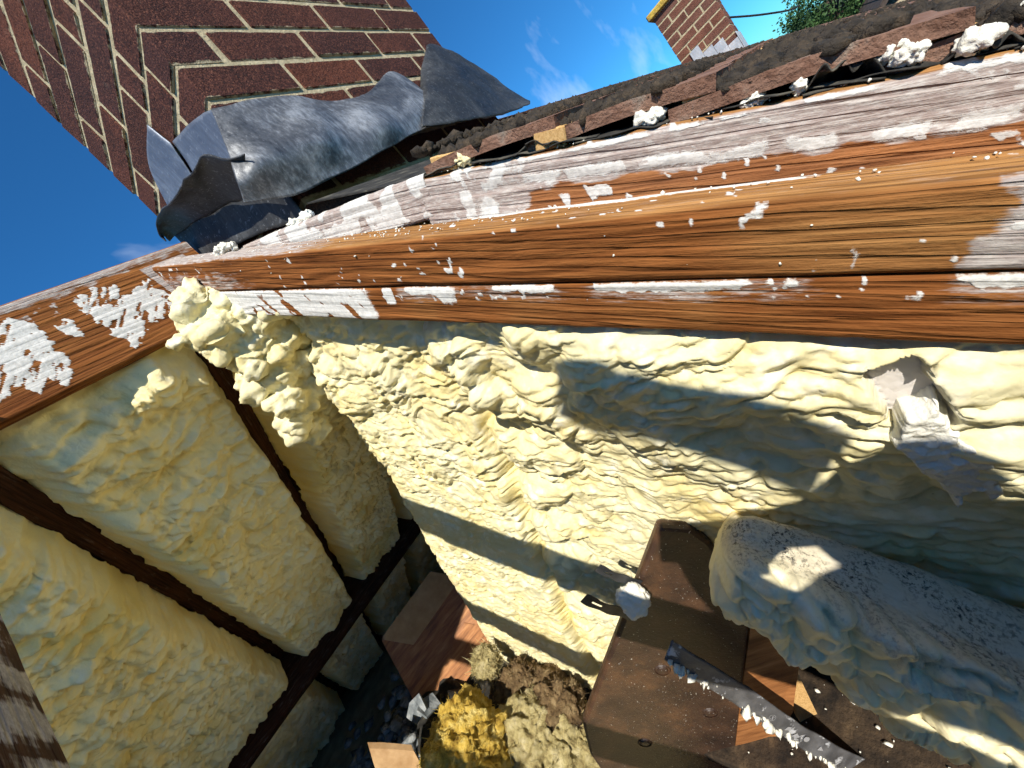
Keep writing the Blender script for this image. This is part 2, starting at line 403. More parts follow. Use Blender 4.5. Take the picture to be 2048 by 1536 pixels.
def poly_sd(px, pz, poly):
    """Signed distance to a polygon, positive inside."""
    best = np.full(px.shape, 9.); ins = np.zeros(px.shape, bool); n = len(poly)
    for k in range(n):
        ax, az = poly[k]; bx, bz = poly[(k + 1) % n]
        ex, ez = bx - ax, bz - az
        t = np.clip(((px - ax) * ex + (pz - az) * ez) / (ex * ex + ez * ez), 0, 1)
        best = np.minimum(best, np.hypot(px - ax - t * ex, pz - az - t * ez))
        c = ((az > pz) != (bz > pz)) & (px < (bx - ax) * (pz - az) / (bz - az + 1e-12) + ax)
        ins ^= c
    return np.where(ins, best, -best)

def pack(r, g, b): return np.stack([np.clip(r, 0, 1), np.clip(g, 0, 1), np.clip(b, 0, 1)], -1)

S0 = 1.262                         # slope coordinate of the timbers' upper end
MF = lambda a, n, s0=S0: frame(near(a, s0, n), -DR, X, N1)

def fn_lower(x, y, z, fc):
    s = S0 - x; front = fc == 0
    d = wood_relief(x, y, z, 23)
    nz = fbm(x * 45, z * 45, o=4, seed=29); n1 = fbm(x * 14, z * 8, o=3, seed=31)
    edge = .008 + .010 * n1 + .006 * nz
    res = sst(-edge - .002, -edge + .002, z) * sst(.02, .14, n1 + .12 * nz + .15 * sst(.0, -.1, s)) * front
    left = sst(.50, .545, s + .035 * n1 + .02 * nz)
    hole = sst(.16, .22, fbm((x * 1.0 + z * .9) * 40, (z - x * .5) * 16, o=3, seed=33) + .05 * nz)
    res = np.maximum(res, left * (1 - .85 * hole) * front * .92)
    drips = sst(.40, .48, vn(x * 34, z * 12, seed=41)) * sst(-.034, -.020, z) * front * sst(.25, .4, s)
    res = np.maximum(res, drips)
    fleck = sst(.55, .60, fbm(x * 110, z * 110, o=2, seed=34)) * sst(-.03, -.01, z) * front
    res = np.maximum(res, fleck)
    film = sst(-.03, -.012, z + .01 * n1) * .3 * sst(-.1, .3, n1 + .2) * front
    return d + .0007 * res, pack(res, film, .25 * sst(-.2, .6, n1) * front)

def fn_grey(x, y, z, fc):
    x = x + .862; s = S0 - x; front = fc == 0
    nn = z - .044
    d = wood_relief(x, y, z, 53)
    nz = fbm(x * 40, z * 60, o=4, seed=59); n1 = fbm(x * 12, z * 12, o=3, seed=61)
    lim = -.076 - .034 * np.clip(.2 - s, -.2, .35)
    brown = sst(lim + .004, lim - .004, nn + .010 * nz + .006 * n1) * sst(.245, .225, s + .03 * nz)
    film = (1 - brown) * (.95 - .15 * n1)
    band = np.exp(-(((nn - lim - .006 - .005 * n1) / .006) ** 2)) * sst(.30, .2, s)
    res = band * sst(-.25, .10, nz + .3 * n1)
    res = np.maximum(res, sst(.36, .52, fbm(x * 70 + 30 * z, z * 90, o=3, seed=64)) * (1 - brown) * .55)
    res = np.maximum(res, sst(.20, .28, s + .05 * nz) * sst(-.05, .25, fbm(x * 30, z * 30, o=3, seed=67) + .2 * sst(.3, .6, s)) * .9)
    res = np.maximum(res, brown * sst(.50, .56, fbm(x * 120, z * 120, o=2, seed=71)))
    res = np.maximum(res, brown * sst(.002, .006, poly_sd(s, nn, [(.165, -.087), (.150, -.085), (.140, -.088), (.137, -.096), (.150, -.095), (.158, -.100)]) + .004 + .003 * nz))
    res = np.maximum(res, brown * sst(.002, .006, poly_sd(s, nn, [(.196, -.090), (.186, -.090), (.186, -.102), (.192, -.100)]) + .004 + .003 * nz))
    res = np.maximum(res, sst(-.006, -.003, z + .004 * nz) * front * sst(-.4, .2, n1 + .2))
    honey = sst(-.012, -.008, z + .01 * nz) * sst(.25, .45, n1) + (fc == 1)
    return d + .0008 * res * (front + (fc == 1)), pack(res * (front | (fc == 1)), film * front, honey * .9)

def timber(name, fn, L, W, H, M4, mat, dx=.0035, dp=.003, parent=None, taper=None):
    V, F, m = beam_np(L, W, H, dx, dp, fn, taper)
    return link(name, mesh_np(name, V, F, True, m), mat, parent, M4)

def fn_upper(x, y, z, fc):
    s = S0 - x; front = fc == 0; top = fc == 1
    d = wood_relief(x, y, z, 3, .0020)
    nz = fbm(x * 60, z * 60 + y * 60, o=4, seed=9)
    film = sst(-.128, -.150, s + .016 * nz) * front * .95
    film = np.maximum(film, sst(.78, .95, s + .05 * nz) * front * .35 * sst(-.01, -.045, z + .02 * nz))
    film = np.maximum(film, top * (.10 + .5 * sst(.5, .8, s)))
    res = sst(.052, .057, y + .004 * fbm(x * 12, y * 5, o=3, seed=4)) * top * sst(.34, .28, s) * sst(-.07, 0, s)
    fleck = sst(.52, .58, fbm(x * 90, (z + y) * 90, o=2, seed=14)) * .8
    res = np.maximum(res, fleck * (front | top) * sst(.2, .5, vn(x * 9, z * 20, seed=2) + .2))
    knot = np.exp(-(((x - (S0 - .25)) / .03) ** 2 + ((z + .03) / .014) ** 2)) * front
    honey = np.maximum(top * .75, sst(.06, -.06, s) * front * (.4 + .35 * vn(x * 6, z * 30, seed=6)))
    return d - .003 * knot + .0005 * res, pack(res, film, honey - knot)

main = empty('rafter', near(.38, .3, -.226))
tag(main, 'orange sawn rafter doubled in two layers, running across the picture above the pale foam', 'rafter')
mi = Matrix.Translation(-Vector(near(.38, .3, -.226)))
timber('upper_timber', fn_upper, 2.1, .066, .0655, mi @ MF(.38, -.102), M['rafter'], parent=main)
timber('lower_timber', fn_lower, 2.1, .062, .0580, mi @ MF(.3815, -.1685), M['rafter'], parent=main)
grey = timber('rafter', fn_grey, 1.25, .048, .10, MF(.448, -.044, S0 - .862), M['rafter_grey'])
tag(grey, 'grey pink scraped rafter carrying the tile battens, behind the orange doubled rafter', 'rafter')
def fn_stub(x, y, z, fc):
    nz = fbm(x * 30, z * 30, o=4, seed=81)
    res = sst(-.15, .2, nz + .1) * .95; film = np.ones_like(x)
    return wood_relief(x, y, z, 83) + .001 * res, pack(res, film, np.zeros_like(x))
stub = timber('rafter_end', fn_stub, .545, .046, .055, frame(near(.4485, .93, -.098), -(DR * math.cos(.105) - N1 * math.sin(.105)).normalized(), X, (N1 * math.cos(.105) + DR * math.sin(.105)).normalized()), M['rafter_grey'])
tag(stub, 'white coated rafter end below the lead apron, next to the chimney', 'rafter')

def fn_plain(seed, film_amt=0., res_amt=0.):
    def fn(x, y, z, fc):
        nz = fbm(x * 40, (z + y) * 60, o=4, seed=seed)
        res = sst(.35, .6, nz) * res_amt * (1 if res_amt else 0)
        return wood_relief(x, y, z, seed), pack(res, film_amt * sst(-.25, .25, nz), np.zeros_like(x))
    return fn
# bare rafters of the stripped slope: they throw the bars of shade across the foam
for k, (a0, lab) in enumerate([(-.147, 'dark rafter speckled white, cutting the bottom left corner of the picture'), (-.60, 'bare rafter to the left of the speckled one, out of the picture'), (-1.05, 'second bare rafter to the left, out of the picture')]):
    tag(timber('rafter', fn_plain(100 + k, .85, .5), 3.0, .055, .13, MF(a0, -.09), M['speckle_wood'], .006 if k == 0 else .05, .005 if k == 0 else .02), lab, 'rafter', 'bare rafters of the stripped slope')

# ridge board
P1 = [(.089, .591), (.125, .6), (.145, .574), (.141, .529), (.134, .479), (.093, .435), (.088, .467), (.058, .437), (.057, .478), (.017, .466), (-.03, .44), (-.05, .53), (.038, .527)]
P2 = [(.236, .594), (.3, .59), (.285, .551), (.352, .576), (.368, .517), (.318, .469), (.288, .481), (.236, .448), (.227, .481), (.221, .518), (.212, .573)]
P3 = [(.160, .557), (.187, .555), (.183, .515), (.164, .523)]
P4 = [(.36, .60), (.46, .60), (.46, .42), (.352, .42), (.372, .52)]
def fn_ridge(x, y, z, fc):
    a = -1.6 + x; zz = .63 + z; front = fc == 0
    n1 = fbm(a * 45, zz * 45, o=4, seed=91)
    jag = .012 * n1 + .006 * fbm((a + zz) * 130, (a - zz) * 40, o=2, seed=95)
    res = np.zeros_like(x)
    for P in (P1, P2, P3): res = np.maximum(res, sst(-.0012, .0012, poly_sd(a, zz, P) + jag))
    slits = sst(.30, .36, fbm((a * .8 + zz) * 30, (zz - a) * 110, o=2, seed=93))
    res = res * (1 - slits)
    specks = sst(.46, .52, fbm(a * 120, zz * 120, o=2, seed=97)) * sst(.02, .0, np.abs(zz - .585)) * sst(.1, .2, a) * sst(.3, .2, a)
    film = np.maximum(sst(-.002, .002, poly_sd(a, zz, P4)), specks)
    film = np.maximum(film, .5 * sst(.60, .615, zz + .01 * n1))
    return wood_relief(x, y, z, 90) + .0007 * res * front, pack(np.maximum(res, specks * .7) * front, film * front, np.zeros_like(x))
ridge = timber('ridge_board', fn_ridge, 2.09, .03, .203, frame((-1.6, 1.10, .63), X, (0, 1, 0), (0, 0, 1)), M['ridge'], .003, .003)
tag(ridge, 'brown ridge board with torn white foam skin, at the left under the sky', 'ridge board')

# ------------------------------------------------------------------ chimneys, brick by brick
def brick_shape(name, L, seed):
    """A brick L long lying along x, its face on y = 0, with worn arrises."""
    r = random.Random(seed); bm = bmesh.new(); box_bm(bm, -L / 2, L / 2, 0, .1, -.0325, .0325)
    bmesh.ops.bevel(bm, geom=bm.edges[:], offset=.003, segments=1, affect='EDGES', profile=.5)
    for v in bm.verts: v.co += Vector((r.uniform(-1, 1), r.uniform(-1, 1), r.uniform(-1, 1))) * .0012
    me = bpy.data.meshes.new(name); bm.to_mesh(me); bm.free(); return me
BR = {}
def get_brick(L, mat):
    key = (round(L, 3), mat.name, rnd.randrange(3))
    if key not in BR:
        BR[key] = brick_shape('brick', L, hash(key[0]) % 1000 + key[2]); BR[key].materials.append(mat)
    return BR[key]

def chimney(root, x0, x1, y0, y1, zb, n, bmat, mmat, j=.0105, course=.075, phase=0):
    W, D = x1 - x0, y1 - y0
    o = root.location
    core = box_me('mortar', x0 + .0035 - o.x, x1 - .0035 - o.x, y0 + .0035 - o.y, y1 - .0035 - o.y, zb - o.z, zb + n * course - o.z, 0)
    link('mortar', core, mmat, root)
    for k in range(n):
        z = zb + (k + .5) * course
        odd = (k + phase) % 2
        # (start point, direction, length, inward normal, starts full?)
        runs = [((x0, y0), (1, 0), W, (0, 1), odd), ((x1, y1), (-1, 0), W, (0, -1), odd),
                ((x0, y1), (0, -1), D, (1, 0), 1 - odd), ((x1, y0), (0, 1), D, (-1, 0), 1 - odd)]
        for (sx, sy), (dx, dy), L, (nx, ny), short in runs:
            # 'short' runs start and end inside the thickness of the neighbouring faces
            a, b = (.102 + j, L - .102 - j) if short else (0, L)
            p = a; first = True
            while p < b - .02:
                l = min(.215, b - p)
                if b - p - l < .05 and b - p - l > 0: l = (b - p - j) / 2 if b - p < .3 else l
                c = p + l / 2
                me = get_brick(l, bmat)
                br = bpy.data.objects.new('brick', me); COL.objects.link(br); br.parent = root
                e = rnd.uniform(-.0015, .0015)
                px, py = sx + dx * c + nx * e, sy + dy * c + ny * e
                # local x along the run so that local y points inwards
                ux, uy = (ny, -nx)
                br.matrix_basis = frame((px - o.x, py - o.y, z - o.z + rnd.uniform(-.0012, .0012)), (ux, uy, 0), (nx, ny, 0), (0, 0, 1)) @ Matrix.Rotation(rnd.uniform(-.006, .006), 4, 'Y')
                p += l + j

ch = empty('chimney', (.95, .92, .30))
tag(ch, 'big dark red brick chimney leaning over the top left of the picture', 'chimney')
chimney(ch, .52, 1.385, .667, 1.182, .303, 18, M['brick'], M['mortar'], phase=0)

# ------------------------------------------------------------------ lead flashings round the chimney
def catmull(P, n):
    P = np.asarray(P, float); out = []
    Q = np.vstack([2 * P[0] - P[1], P, 2 * P[-1] - P[-2]])
    t = np.linspace(0, len(P) - 1 - 1e-6, n)
    i = np.floor(t).astype(int); f = (t - i)[:, None]
    p0, p1, p2, p3 = Q[i], Q[i + 1], Q[i + 2], Q[i + 3]
    return .5 * ((2 * p1) + (-p0 + p2) * f + (2 * p0 - 5 * p1 + 4 * p2 - p3) * f ** 2 + (-p0 + 3 * p1 - 3 * p2 + p3) * f ** 3)

def sheet(name, rows, mat, parent, nu=60, nv=24, thick=.0025, wob=.003, seed=1, linear_u=False):
    """Beaten sheet through rows of control points, given a real thickness."""
    if linear_u:
        def along(r):
            r = np.asarray(r, float); t = np.linspace(0, len(r) - 1, nu); i = np.minimum(t.astype(int), len(r) - 2); f = (t - i)[:, None]
            return r[i] * (1 - f) + r[i + 1] * f
        G = np.stack([along(r) for r in rows])
    else: G = np.stack([catmull(r, nu) for r in rows])
    H = np.stack([catmull(G[:, k], nv) for k in range(nu)], 1)
    cr_ = 1 - np.abs(fbm(H[..., 0] * 7 + H[..., 2] * 5, H[..., 1] * 9 - H[..., 2] * 6, H[..., 2] * 4, o=2, seed=seed + 40)) * 2.2
    H += (wob * .8 * np.clip(cr_, 0, 1) ** 3)[..., None] * np.array((-.4, -.7, .3))
    H += wob * np.stack([fbm(H[..., 0] * 14, H[..., 1] * 14, H[..., 2] * 14, o=3, seed=seed + k) for k in range(3)], -1)
    o = parent.location
    V = H.reshape(-1, 3) - np.array([o.x, o.y, o.z])
    me = mesh_np(name, V, [grid_faces(nv, nu)], True)
    ob = link(name, me, mat, parent)
    md = ob.modifiers.new('thickness', 'SOLIDIFY'); md.thickness = thick; md.offset = 0
    return ob

ld = empty('lead_flashing', (.52, .66, .40))
tag(ld, 'peeled grey lead flashing wrapped round the foot of the big chimney', 'flashing')
top = [(.500, .652, .575), (.530, .640, .568), (.59, .636, .570), (.66, .630, .562), (.72, .634, .545), (.78, .628, .530), (.882, .640, .556), (1.03, .648, .608), (1.085, .642, .531)]
mid = [(.462, .640, .500), (.50, .622, .500), (.56, .618, .505), (.635, .604, .496), (.70, .612, .492), (.77, .602, .484), (.87, .615, .500), (.98, .620, .520), (1.06, .615, .490)]
low = [(.430, .640, .435), (.460, .612, .430), (.515, .600, .434), (.595, .588, .428), (.67, .600, .432), (.76, .586, .428), (.86, .602, .446), (.96, .606, .462), (1.04, .606, .452)]
hem = [(.425, .668, .410), (.446, .650, .392), (.4875, .632, .376), (.565, .615, .370), (.64, .605, .376), (.75, .600, .388), (.86, .605, .405), (.95, .612, .418), (1.03, .616, .425)]
sheet('apron', [top, mid, low, hem], M['lead'], ld, 110, 50, seed=3, wob=.0035)
corner = [(1.060, .640, .535), (1.14, .640, .60), (1.27, .642, .682), (1.35, .640, .652), (1.44, .635, .572), (1.56, .63, .438)]
corner2 = [(.98, .60, .475), (1.06, .60, .495), (1.17, .60, .515), (1.28, .605, .50), (1.39, .61, .47), (1.53, .61, .415)]
corner3 = [(.8956, .60, .4098), (.9619, .585, .3948), (1.0535, .575, .3797), (1.1868, .575, .3754), (1.3486, .58, .3804), (1.4628, .585, .3884)]
sheet('corner_piece', [corner, corner2, corner3], M['lead_shaded'], ld, 70, 26, seed=9, wob=.005)
st1 = [[(.5165, .692, .606), (.5165, .770, .650), (.5165, .846, .687)], [(.514, .665, .545), (.514, .775, .600), (.514, .860, .640)], [(.512, .70, .475), (.512, .80, .53), (.512, .90, .60)]]
sheet('step_piece', [[(.5155, .655, .578), *st1[0]], [(.513, .640, .520), *st1[1]], [(.510, .65, .440), *st1[2]]], M['lead_blue'], ld, 30, 14, wob=.0012, seed=15, linear_u=True)
sheet('step_piece', [[(.5125, .849, .687), (.5125, .862, .745)], [(.511, .905, .60), (.511, .985, .752)], [(.509, .98, .62), (.509, 1.07, .70)]], M['lead_blue'], ld, 20, 14, wob=.0012, seed=17, linear_u=True)
flap_t = [(.45, .6053, .4456), (.44, .6381, .468), (.435, .6766, .5138), (.435, .739, .5357), (.437, .81, .565), (.44, .8851, .5945), (.45, 1.0371, .661), (.46, 1.1156, .6732), (.465, 1.127, .659)]
flap_b = [(.47, .690, .42), (.50, .7737, .480), (.508, .8547, .532), (.51, .9213, .5655), (.51, .96, .586), (.51, .9997, .6073), (.51, 1.0771, .6459), (.51, 1.15, .68), (.505, 1.20, .70)]
flap_m = [tuple((p + q) / 2 + (0, 0, .012)[k] for k, (p, q) in enumerate(zip(a_, b_))) for a_, b_ in zip(flap_t, flap_b)]
sheet('flap', [flap_t, flap_m, flap_b], M['lead_shaded'], ld, 80, 20, seed=21, wob=.004)
sheet('hollow_shade', [[(.514, .668, .49), (.514, .80, .54), (.514, 1.0, .62), (.513, 1.17, .71)], [(.510, .668, .41), (.510, .80, .47), (.510, 1.0, .57), (.510, 1.17, .66)], [(.502, .668, .34), (.502, .80, .42), (.502, 1.0, .52), (.502, 1.17, .60)]], M['lead_shaded'], ld, 40, 14, seed=25, wob=.003)  # dark sheet added to stand in for the shaded hollow under the flap
# ------------------------------------------------------------------ tiled near slope beyond the grey rafter
roof = empty('tiled_roof', near(.5, .2, -.05))
tag(roof, 'mossy clay tiles stepping down to the right on battens, seen edge on', 'roof')
ro = Vector(roof.location)
GA, TL, TW, TT = .1525, .195, .168, .0125
def tile_mesh(seed):
    r = random.Random(seed); nx, ny = 5, 6
    bm = bmesh.new(); rows = {}
    for lay in (0, 1):
        for i in range(nx):
            for j in range(ny):
                u, v = i / (nx - 1), j / (ny - 1)
                e = .0012
                z = (TT if lay else 0) + .004 * math.sin(math.pi * v) + r.uniform(-1, 1) * .0009
                rows[lay, i, j] = bm.verts.new((u * TW + r.uniform(-e, e), -v * TL + r.uniform(-e, e) * (1 if 0 < j < ny - 1 else 2), z))
    for i in range(nx - 1):
        for j in range(ny - 1):
            bm.faces.new([rows[1, i, j], rows[1, i, j + 1], rows[1, i + 1, j + 1], rows[1, i + 1, j]])
            bm.faces.new([rows[0, i, j], rows[0, i + 1, j], rows[0, i + 1, j + 1], rows[0, i, j + 1]])
    for i in range(nx - 1):
        bm.faces.new([rows[0, i, 0], rows[1, i, 0], rows[1, i + 1, 0], rows[0, i + 1, 0]])
        bm.faces.new([rows[0, i + 1, ny - 1], rows[1, i + 1, ny - 1], rows[1, i, ny - 1], rows[0, i, ny - 1]])
    for j in range(ny - 1):
        bm.faces.new([rows[0, 0, j + 1], rows[1, 0, j + 1], rows[1, 0, j], rows[0, 0, j]])
        bm.faces.new([rows[0, nx - 1, j], rows[1, nx - 1, j], rows[1, nx - 1, j + 1], rows[0, nx - 1, j + 1]])
    me = bpy.data.meshes.new('tile'); bm.to_mesh(me); bm.free(); me.materials.append(M['tile']); return me
TM = [tile_mesh(40 + k) for k in range(4)]
TILT = math.atan2(TT + .003, GA)
CT, ST = math.cos(TILT), math.sin(TILT)
ty, tz = (DR * CT - N1 * ST), (N1 * CT + DR * ST)
s_head = .234                                  # a course starts here; the rest follow at the gauge
NTOP = -.0215                                  # height of a tile's upper edge over the slope's zero plane
far_v, far_f, cnt = [], [], 0
for c in range(40):
    a = .457 + c * (TW + .002)
    for k in range(-7, 14):
        s = s_head + k * GA + (.006 if c else 0)
        if c > 0: s += rnd.uniform(-.003, .003)
        if s > 1.27: continue
        p = near(a + (rnd.uniform(-.002, .002) if c < 9 else 0), s, NTOP - TT - .012)
        ymid = (p + DR * -.1).y
        if .50 < a + TW and a < 1.40 and .60 < ymid < 1.25: continue
        if c < 4 and ymid > .30 + .04 * c: continue
        if c < 8:
            me = TM[rnd.randrange(4)]
            o = bpy.data.objects.new('tile', me); COL.objects.link(o); o.parent = roof
            o.matrix_basis = frame(p - ro, X, ty, tz) @ Matrix.Rotation(rnd.uniform(-.004, .004), 4, 'Z')
            cnt += 1
        else:
            b = len(far_v)
            for dz in (0, TT):
                for (u, v) in ((0, 0), (TW, 0), (TW, TL), (0, TL)):
                    far_v.append(tuple(p + X * u - ty * v + tz * (dz + rnd.uniform(-.001, .001)) - ro))
            far_f += [[b + q for q in f] for f in ((4, 7, 6, 5), (0, 1, 5, 4), (1, 2, 6, 5), (2, 3, 7, 6), (3, 0, 4, 7))]
me = bpy.data.meshes.new('far_tiles'); me.from_pydata(far_v, [], far_f)
tag(link('far_tiles', me, M['tile'], roof), kind='stuff')
# cut battens under each tile head, ends bare and new looking
for k in range(-7, 2):
    s = s_head + k * GA - .012
    r0 = rnd.uniform(-.006, .006)
    L = .30 if k > 2 else 6.7
    bo = link('batten', box_me('batten', 0, L, -.038, 0, 0, .019, .0015), M['batten'], roof)
    bo.matrix_basis = frame(near(.462 + r0, s, -.0435) - ro, X, DR, N1)
# moss, dirt and lichen on the tile backs: a crust of small clumps
def clump_mass(name, pts, mat, parent, seed=5, sub=1, jit=.35):
    bm = bmesh.new(); bmesh.ops.create_icosphere(bm, subdivisions=sub, radius=1)
    bv = np.array([v.co for v in bm.verts]); bf = np.array([[v.index for v in f.verts] for f in bm.faces]); bm.free()
    rs = np.random.RandomState(seed); Vs, Fs = [], []
    for k, (p, sc, ax) in enumerate(pts):
        q = bv * (1 + jit * rs.uniform(-1, 1, (len(bv), 1))) * np.array(sc)
        Vs.append(q[:, :1] * np.array(ax[0]) + q[:, 1:2] * np.array(ax[1]) + q[:, 2:] * np.array(ax[2]) + np.array(p)); Fs.append(bf + k * len(bv))
    me = mesh_np(name, np.concatenate(Vs), [np.concatenate(Fs)], True)
    return link(name, me, mat, parent)
axs = (tuple(X), tuple(DR), tuple(N1))
pts = []
for k in range(9500):
    a = .46 + abs(rnd.gauss(0, 1)) * .35 + (rnd.random() < .25) * rnd.uniform(0, 4)
    s = rnd.uniform(-.75, .66)
    if a < 1.45 and s > .40 + .12 * (a > .75): continue
    ph = ((s_head + 6 * GA - s) / GA) % 1
    k_h = -.0215 + (ph * (TT + .003)) - .012
    w = rnd.uniform(.003, .0085)
    if a < .475 and ph < .25: continue
    pts.append((tuple(near(a, s, k_h + .001 + w * .35) - ro), (w * rnd.uniform(.8, 1.6), w * rnd.uniform(.8, 2.2), w * rnd.uniform(.7, 1.5)), axs))
tag(clump_mass('moss', pts, M['moss'], roof), kind='stuff')

# torn felt between the battens and the grey rafter
ft = empty('roofing_felt', near(.47, .1, -.045))
tag(ft, 'torn black roofing felt curling out under the tiles along the grey rafter', 'felt')
def felt_piece(s0, s1, seed, lift):
    r = random.Random(seed); n = 9; rows = []
    for v in range(4):
        rows.append([tuple(near(.452 + .02 * v + r.uniform(-.006, .006), s0 + (s1 - s0) * i / (n - 1), -.0435 + (lift * r.uniform(.1, 1) if v < 2 else .004 * r.random()) * math.sin(math.pi * i / (n - 1)))) for i in range(n)])
    sheet('strip', rows, M['felt'], ft, 40, 10, .0012, .004, seed)
for k in range(9): felt_piece(-.62 + k * .11, -.50 + k * .11 + rnd.uniform(0, .04), 200 + k, rnd.choice((.002, .004, .007)))
felt_piece(-.075, -.02, 231, .028); felt_piece(-.15, -.10, 232, .022); felt_piece(.19, .25, 233, .014)
link('underlay', box_me('underlay', .455, 6.9, -3.2, .66, -.002, 0, 0), M['felt'], ft, frame(near(0, 0, -.0455) - Vector(ft.location), X, DR, N1))

# ------------------------------------------------------------------ far slope: rafters, purlin, foam between them
for k, a0 in enumerate((-1.50, -1.10, -.66, -.11, .34, .79, 1.24)):
    labs = ['dark rafter of the far slope, far left and out of the picture', 'dark far slope rafter left of the picture', 'dark far slope rafter behind the bottom left corner',
            'dark brown rafter between the two broad foam panels at the left', 'dark brown rafter running down from the foam clump beside the narrow foam panel',
            'dark far slope rafter hidden behind the foam covered flue', 'dark far slope rafter beyond the flue']
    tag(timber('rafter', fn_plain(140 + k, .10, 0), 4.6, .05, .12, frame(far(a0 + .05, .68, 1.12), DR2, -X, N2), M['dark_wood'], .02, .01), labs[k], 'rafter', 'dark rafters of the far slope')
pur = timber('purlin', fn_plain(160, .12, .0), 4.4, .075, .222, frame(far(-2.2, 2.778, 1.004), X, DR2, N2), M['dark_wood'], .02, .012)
tag(pur, 'heavy dark purlin crossing under the far slope rafters at the lower left', 'purlin')

def foam_panel(a0, a1, s0, s1, seed, step, label, bulge=.085, rough=1.0, name='spray_foam'):
    nx, ny = int((a1 - a0) / step) + 14, int((s1 - s0) / step) + 14
    u, v = np.meshgrid(np.linspace(-.005, 1.005, nx), np.linspace(-.012, 1.012, ny))
    A = a0 + (a1 - a0) * u; Sx = s0 + (s1 - s0) * v
    h = foam_h(A, Sx, seed, big=.11, mid=.040, small=.0145, an=1.6, ab=.034, am=.034, as_=.018)
    top = sst(s0 + .55, s0 + .05, Sx)
    wS = Sx + .05 * fbm(A * 7, Sx * 7, o=2, seed=seed + 55) + .02 * A
    h = h + .024 * np.abs(vn(A / .13, wS / .034, seed=seed + 56)) + .012 * np.abs(vn(A / .06, wS / .017, seed=seed + 57))
    h = h + (.45 + .55 * top) * .040 * dome(f1(A / .085, Sx / .07, seed + 50)) * rough
    ex = np.minimum(u, 1 - u) + .030 * fbm(A * 3, Sx * 7, o=3, seed=seed + 60)
    ev = np.minimum(v * (s1 - s0), (1 - v) * (s1 - s0)) + .03 * fbm(A * 9, Sx * 9, o=2, seed=seed + 61)
    ed = sst(-.03, .12, ex) * sst(-.02, .07, ev)
    tame = 1 - .75 * sst(s0 + .55, s0 + .12, Sx) * (s0 < 1)
    prof = np.sqrt(np.clip(ed, 0, 1)) * bulge * tame
    n = 1.035 - prof - h * (.15 + .85 * ed) * (.72 + .28 * tame)
    A2 = A + (.008 * fbm(A * 30, Sx * 30, o=3, seed=seed + 70))
    n = np.where(ed < .02, 1.06, n)
    P = A2[..., None] * np.array(X) + Sx[..., None] * np.array(DR2) + n[..., None] * np.array(N2)
    am = sst(.1, .5, fbm(A * 5, Sx * 4, o=3, seed=seed + 80)) * .5
    me = mesh_np(name, P.reshape(-1, 3), [grid_faces(ny, nx)], True, np.stack([np.zeros_like(am), am], -1).reshape(-1, 2))
    return tag(link(name, me, M['foam_lift']), label, 'foam', 'foam panels of the far slope')
foam_panel(-1.05, -.66, .72, 2.775, 3, .008, 'yellow foam panel of the far slope at the very left edge')
foam_panel(-.61, -.11, .72, 2.775, 5, .0048, 'broad yellow foam panel at the bottom left, next to the speckled rafter')
foam_panel(-.06, .34, .72, 2.775, 7, .0045, 'broad lumpy yellow foam panel right under the ridge board')
foam_panel(.39, .79, .72, 2.775, 9, .0052, 'narrow looking golden foam panel squeezed between dark rafter and pale flue')
foam_panel(.84, 1.24, .72, 2.775, 11, .012, 'foam panel of the far slope behind the flue')
foam_panel(-.61, -.11, 2.86, 4.5, 13, .009, 'tan foam panel below the purlin at the bottom edge')
foam_panel(-.06, .34, 2.86, 4.5, 15, .008, 'tan foam panel below the purlin, left of the wooden box')
foam_panel(.39, .79, 2.86, 4.5, 17, .008, 'small tan foam panel below the purlin, behind the wooden box')
foam_panel(.84, 1.24, 2.86, 4.5, 19, .012, 'shaded foam panel below the purlin next to the flue')
# outer skin of the far slope keeps the sun out
sk = link('roof_deck', box_me('roof_deck', -3.4, 6.8, .64, 5.4, 0, .03, 0), M['tile'], None, frame(N2 * 1.125, X, DR2, N2))
tag(sk, 'tile and felt covering on the outside of the far slope', 'roof')

# ------------------------------------------------------------------ foam covered flue and wall, right
OUT = [(.42, .93), (.33, .955), (.24, .985), (.137, 1.10), (-.01, 1.19), (-.17, 1.27), (-.4534, 1.475), (-.70, 1.66), (-.9255, 1.79), (-1.255, 2.02), (-1.523, 2.15), (-1.80, 2.28)]
GRV = [(.05, .47), (-.045, .529), (-.2186, .6645), (-.5, .826), (-.932, 1.087), (-1.315, 1.268), (-1.8, 1.5)]
def interp(tab, z): t = sorted(tab); return np.interp(z, [p[0] for p in t], [p[1] for p in t])
LUMPS = [(.558, -.002, .05, .035), (.501, -.046, .048, .03), (.542, -.097, .055, .035), (.54, -.15, .06, .04), (.44, -.158, .042, .03), (.467, -.219, .053, .035), (.565, -.305, .065, .04),
         (.453, -.287, .049, .03), (.361, -.063, .029, .015), (.367, -.225, .035, .02), (.641, -.253, .058, .03), (.987, .153, .057, .03), (1.014, .057, .079, .03), (.805, .03, .068, .02), (.74, -.393, .059, .03),
         (.66, -.40, .06, .04), (.79, -.53, .06, .035), (.72, -.52, .05, .03), (.86, -.66, .06, .04), (.93, -.75, .05, .03), (.80, -.66, .06, .03), (.98, -.88, .06, .035), (1.06, -1.0, .06, .035), (.9, -.92, .07, .03),
         (.312, -.169, .043, .012), (.231, -.229, .059, .012), (.163, -.28, .055, .012), (.135, -.36, .048, .014), (.215, -.448, .063, .016), (.265, -.371, .058, .014), (.31, -.314, .06, .016), (.135, -.458, .05, .014), (.007, -.383, .05, .016), (.033, -.46, .045, .012)]
NR, NC, NE = 600, 620, 44
tau = np.linspace(0, 1, NR)[:, None] ** 1.15
u = np.linspace(0, 1, NC)[None, :]
zl = .405 + (-1.80 - .405) * tau; zr = -.66 + (-1.80 + .66) * tau
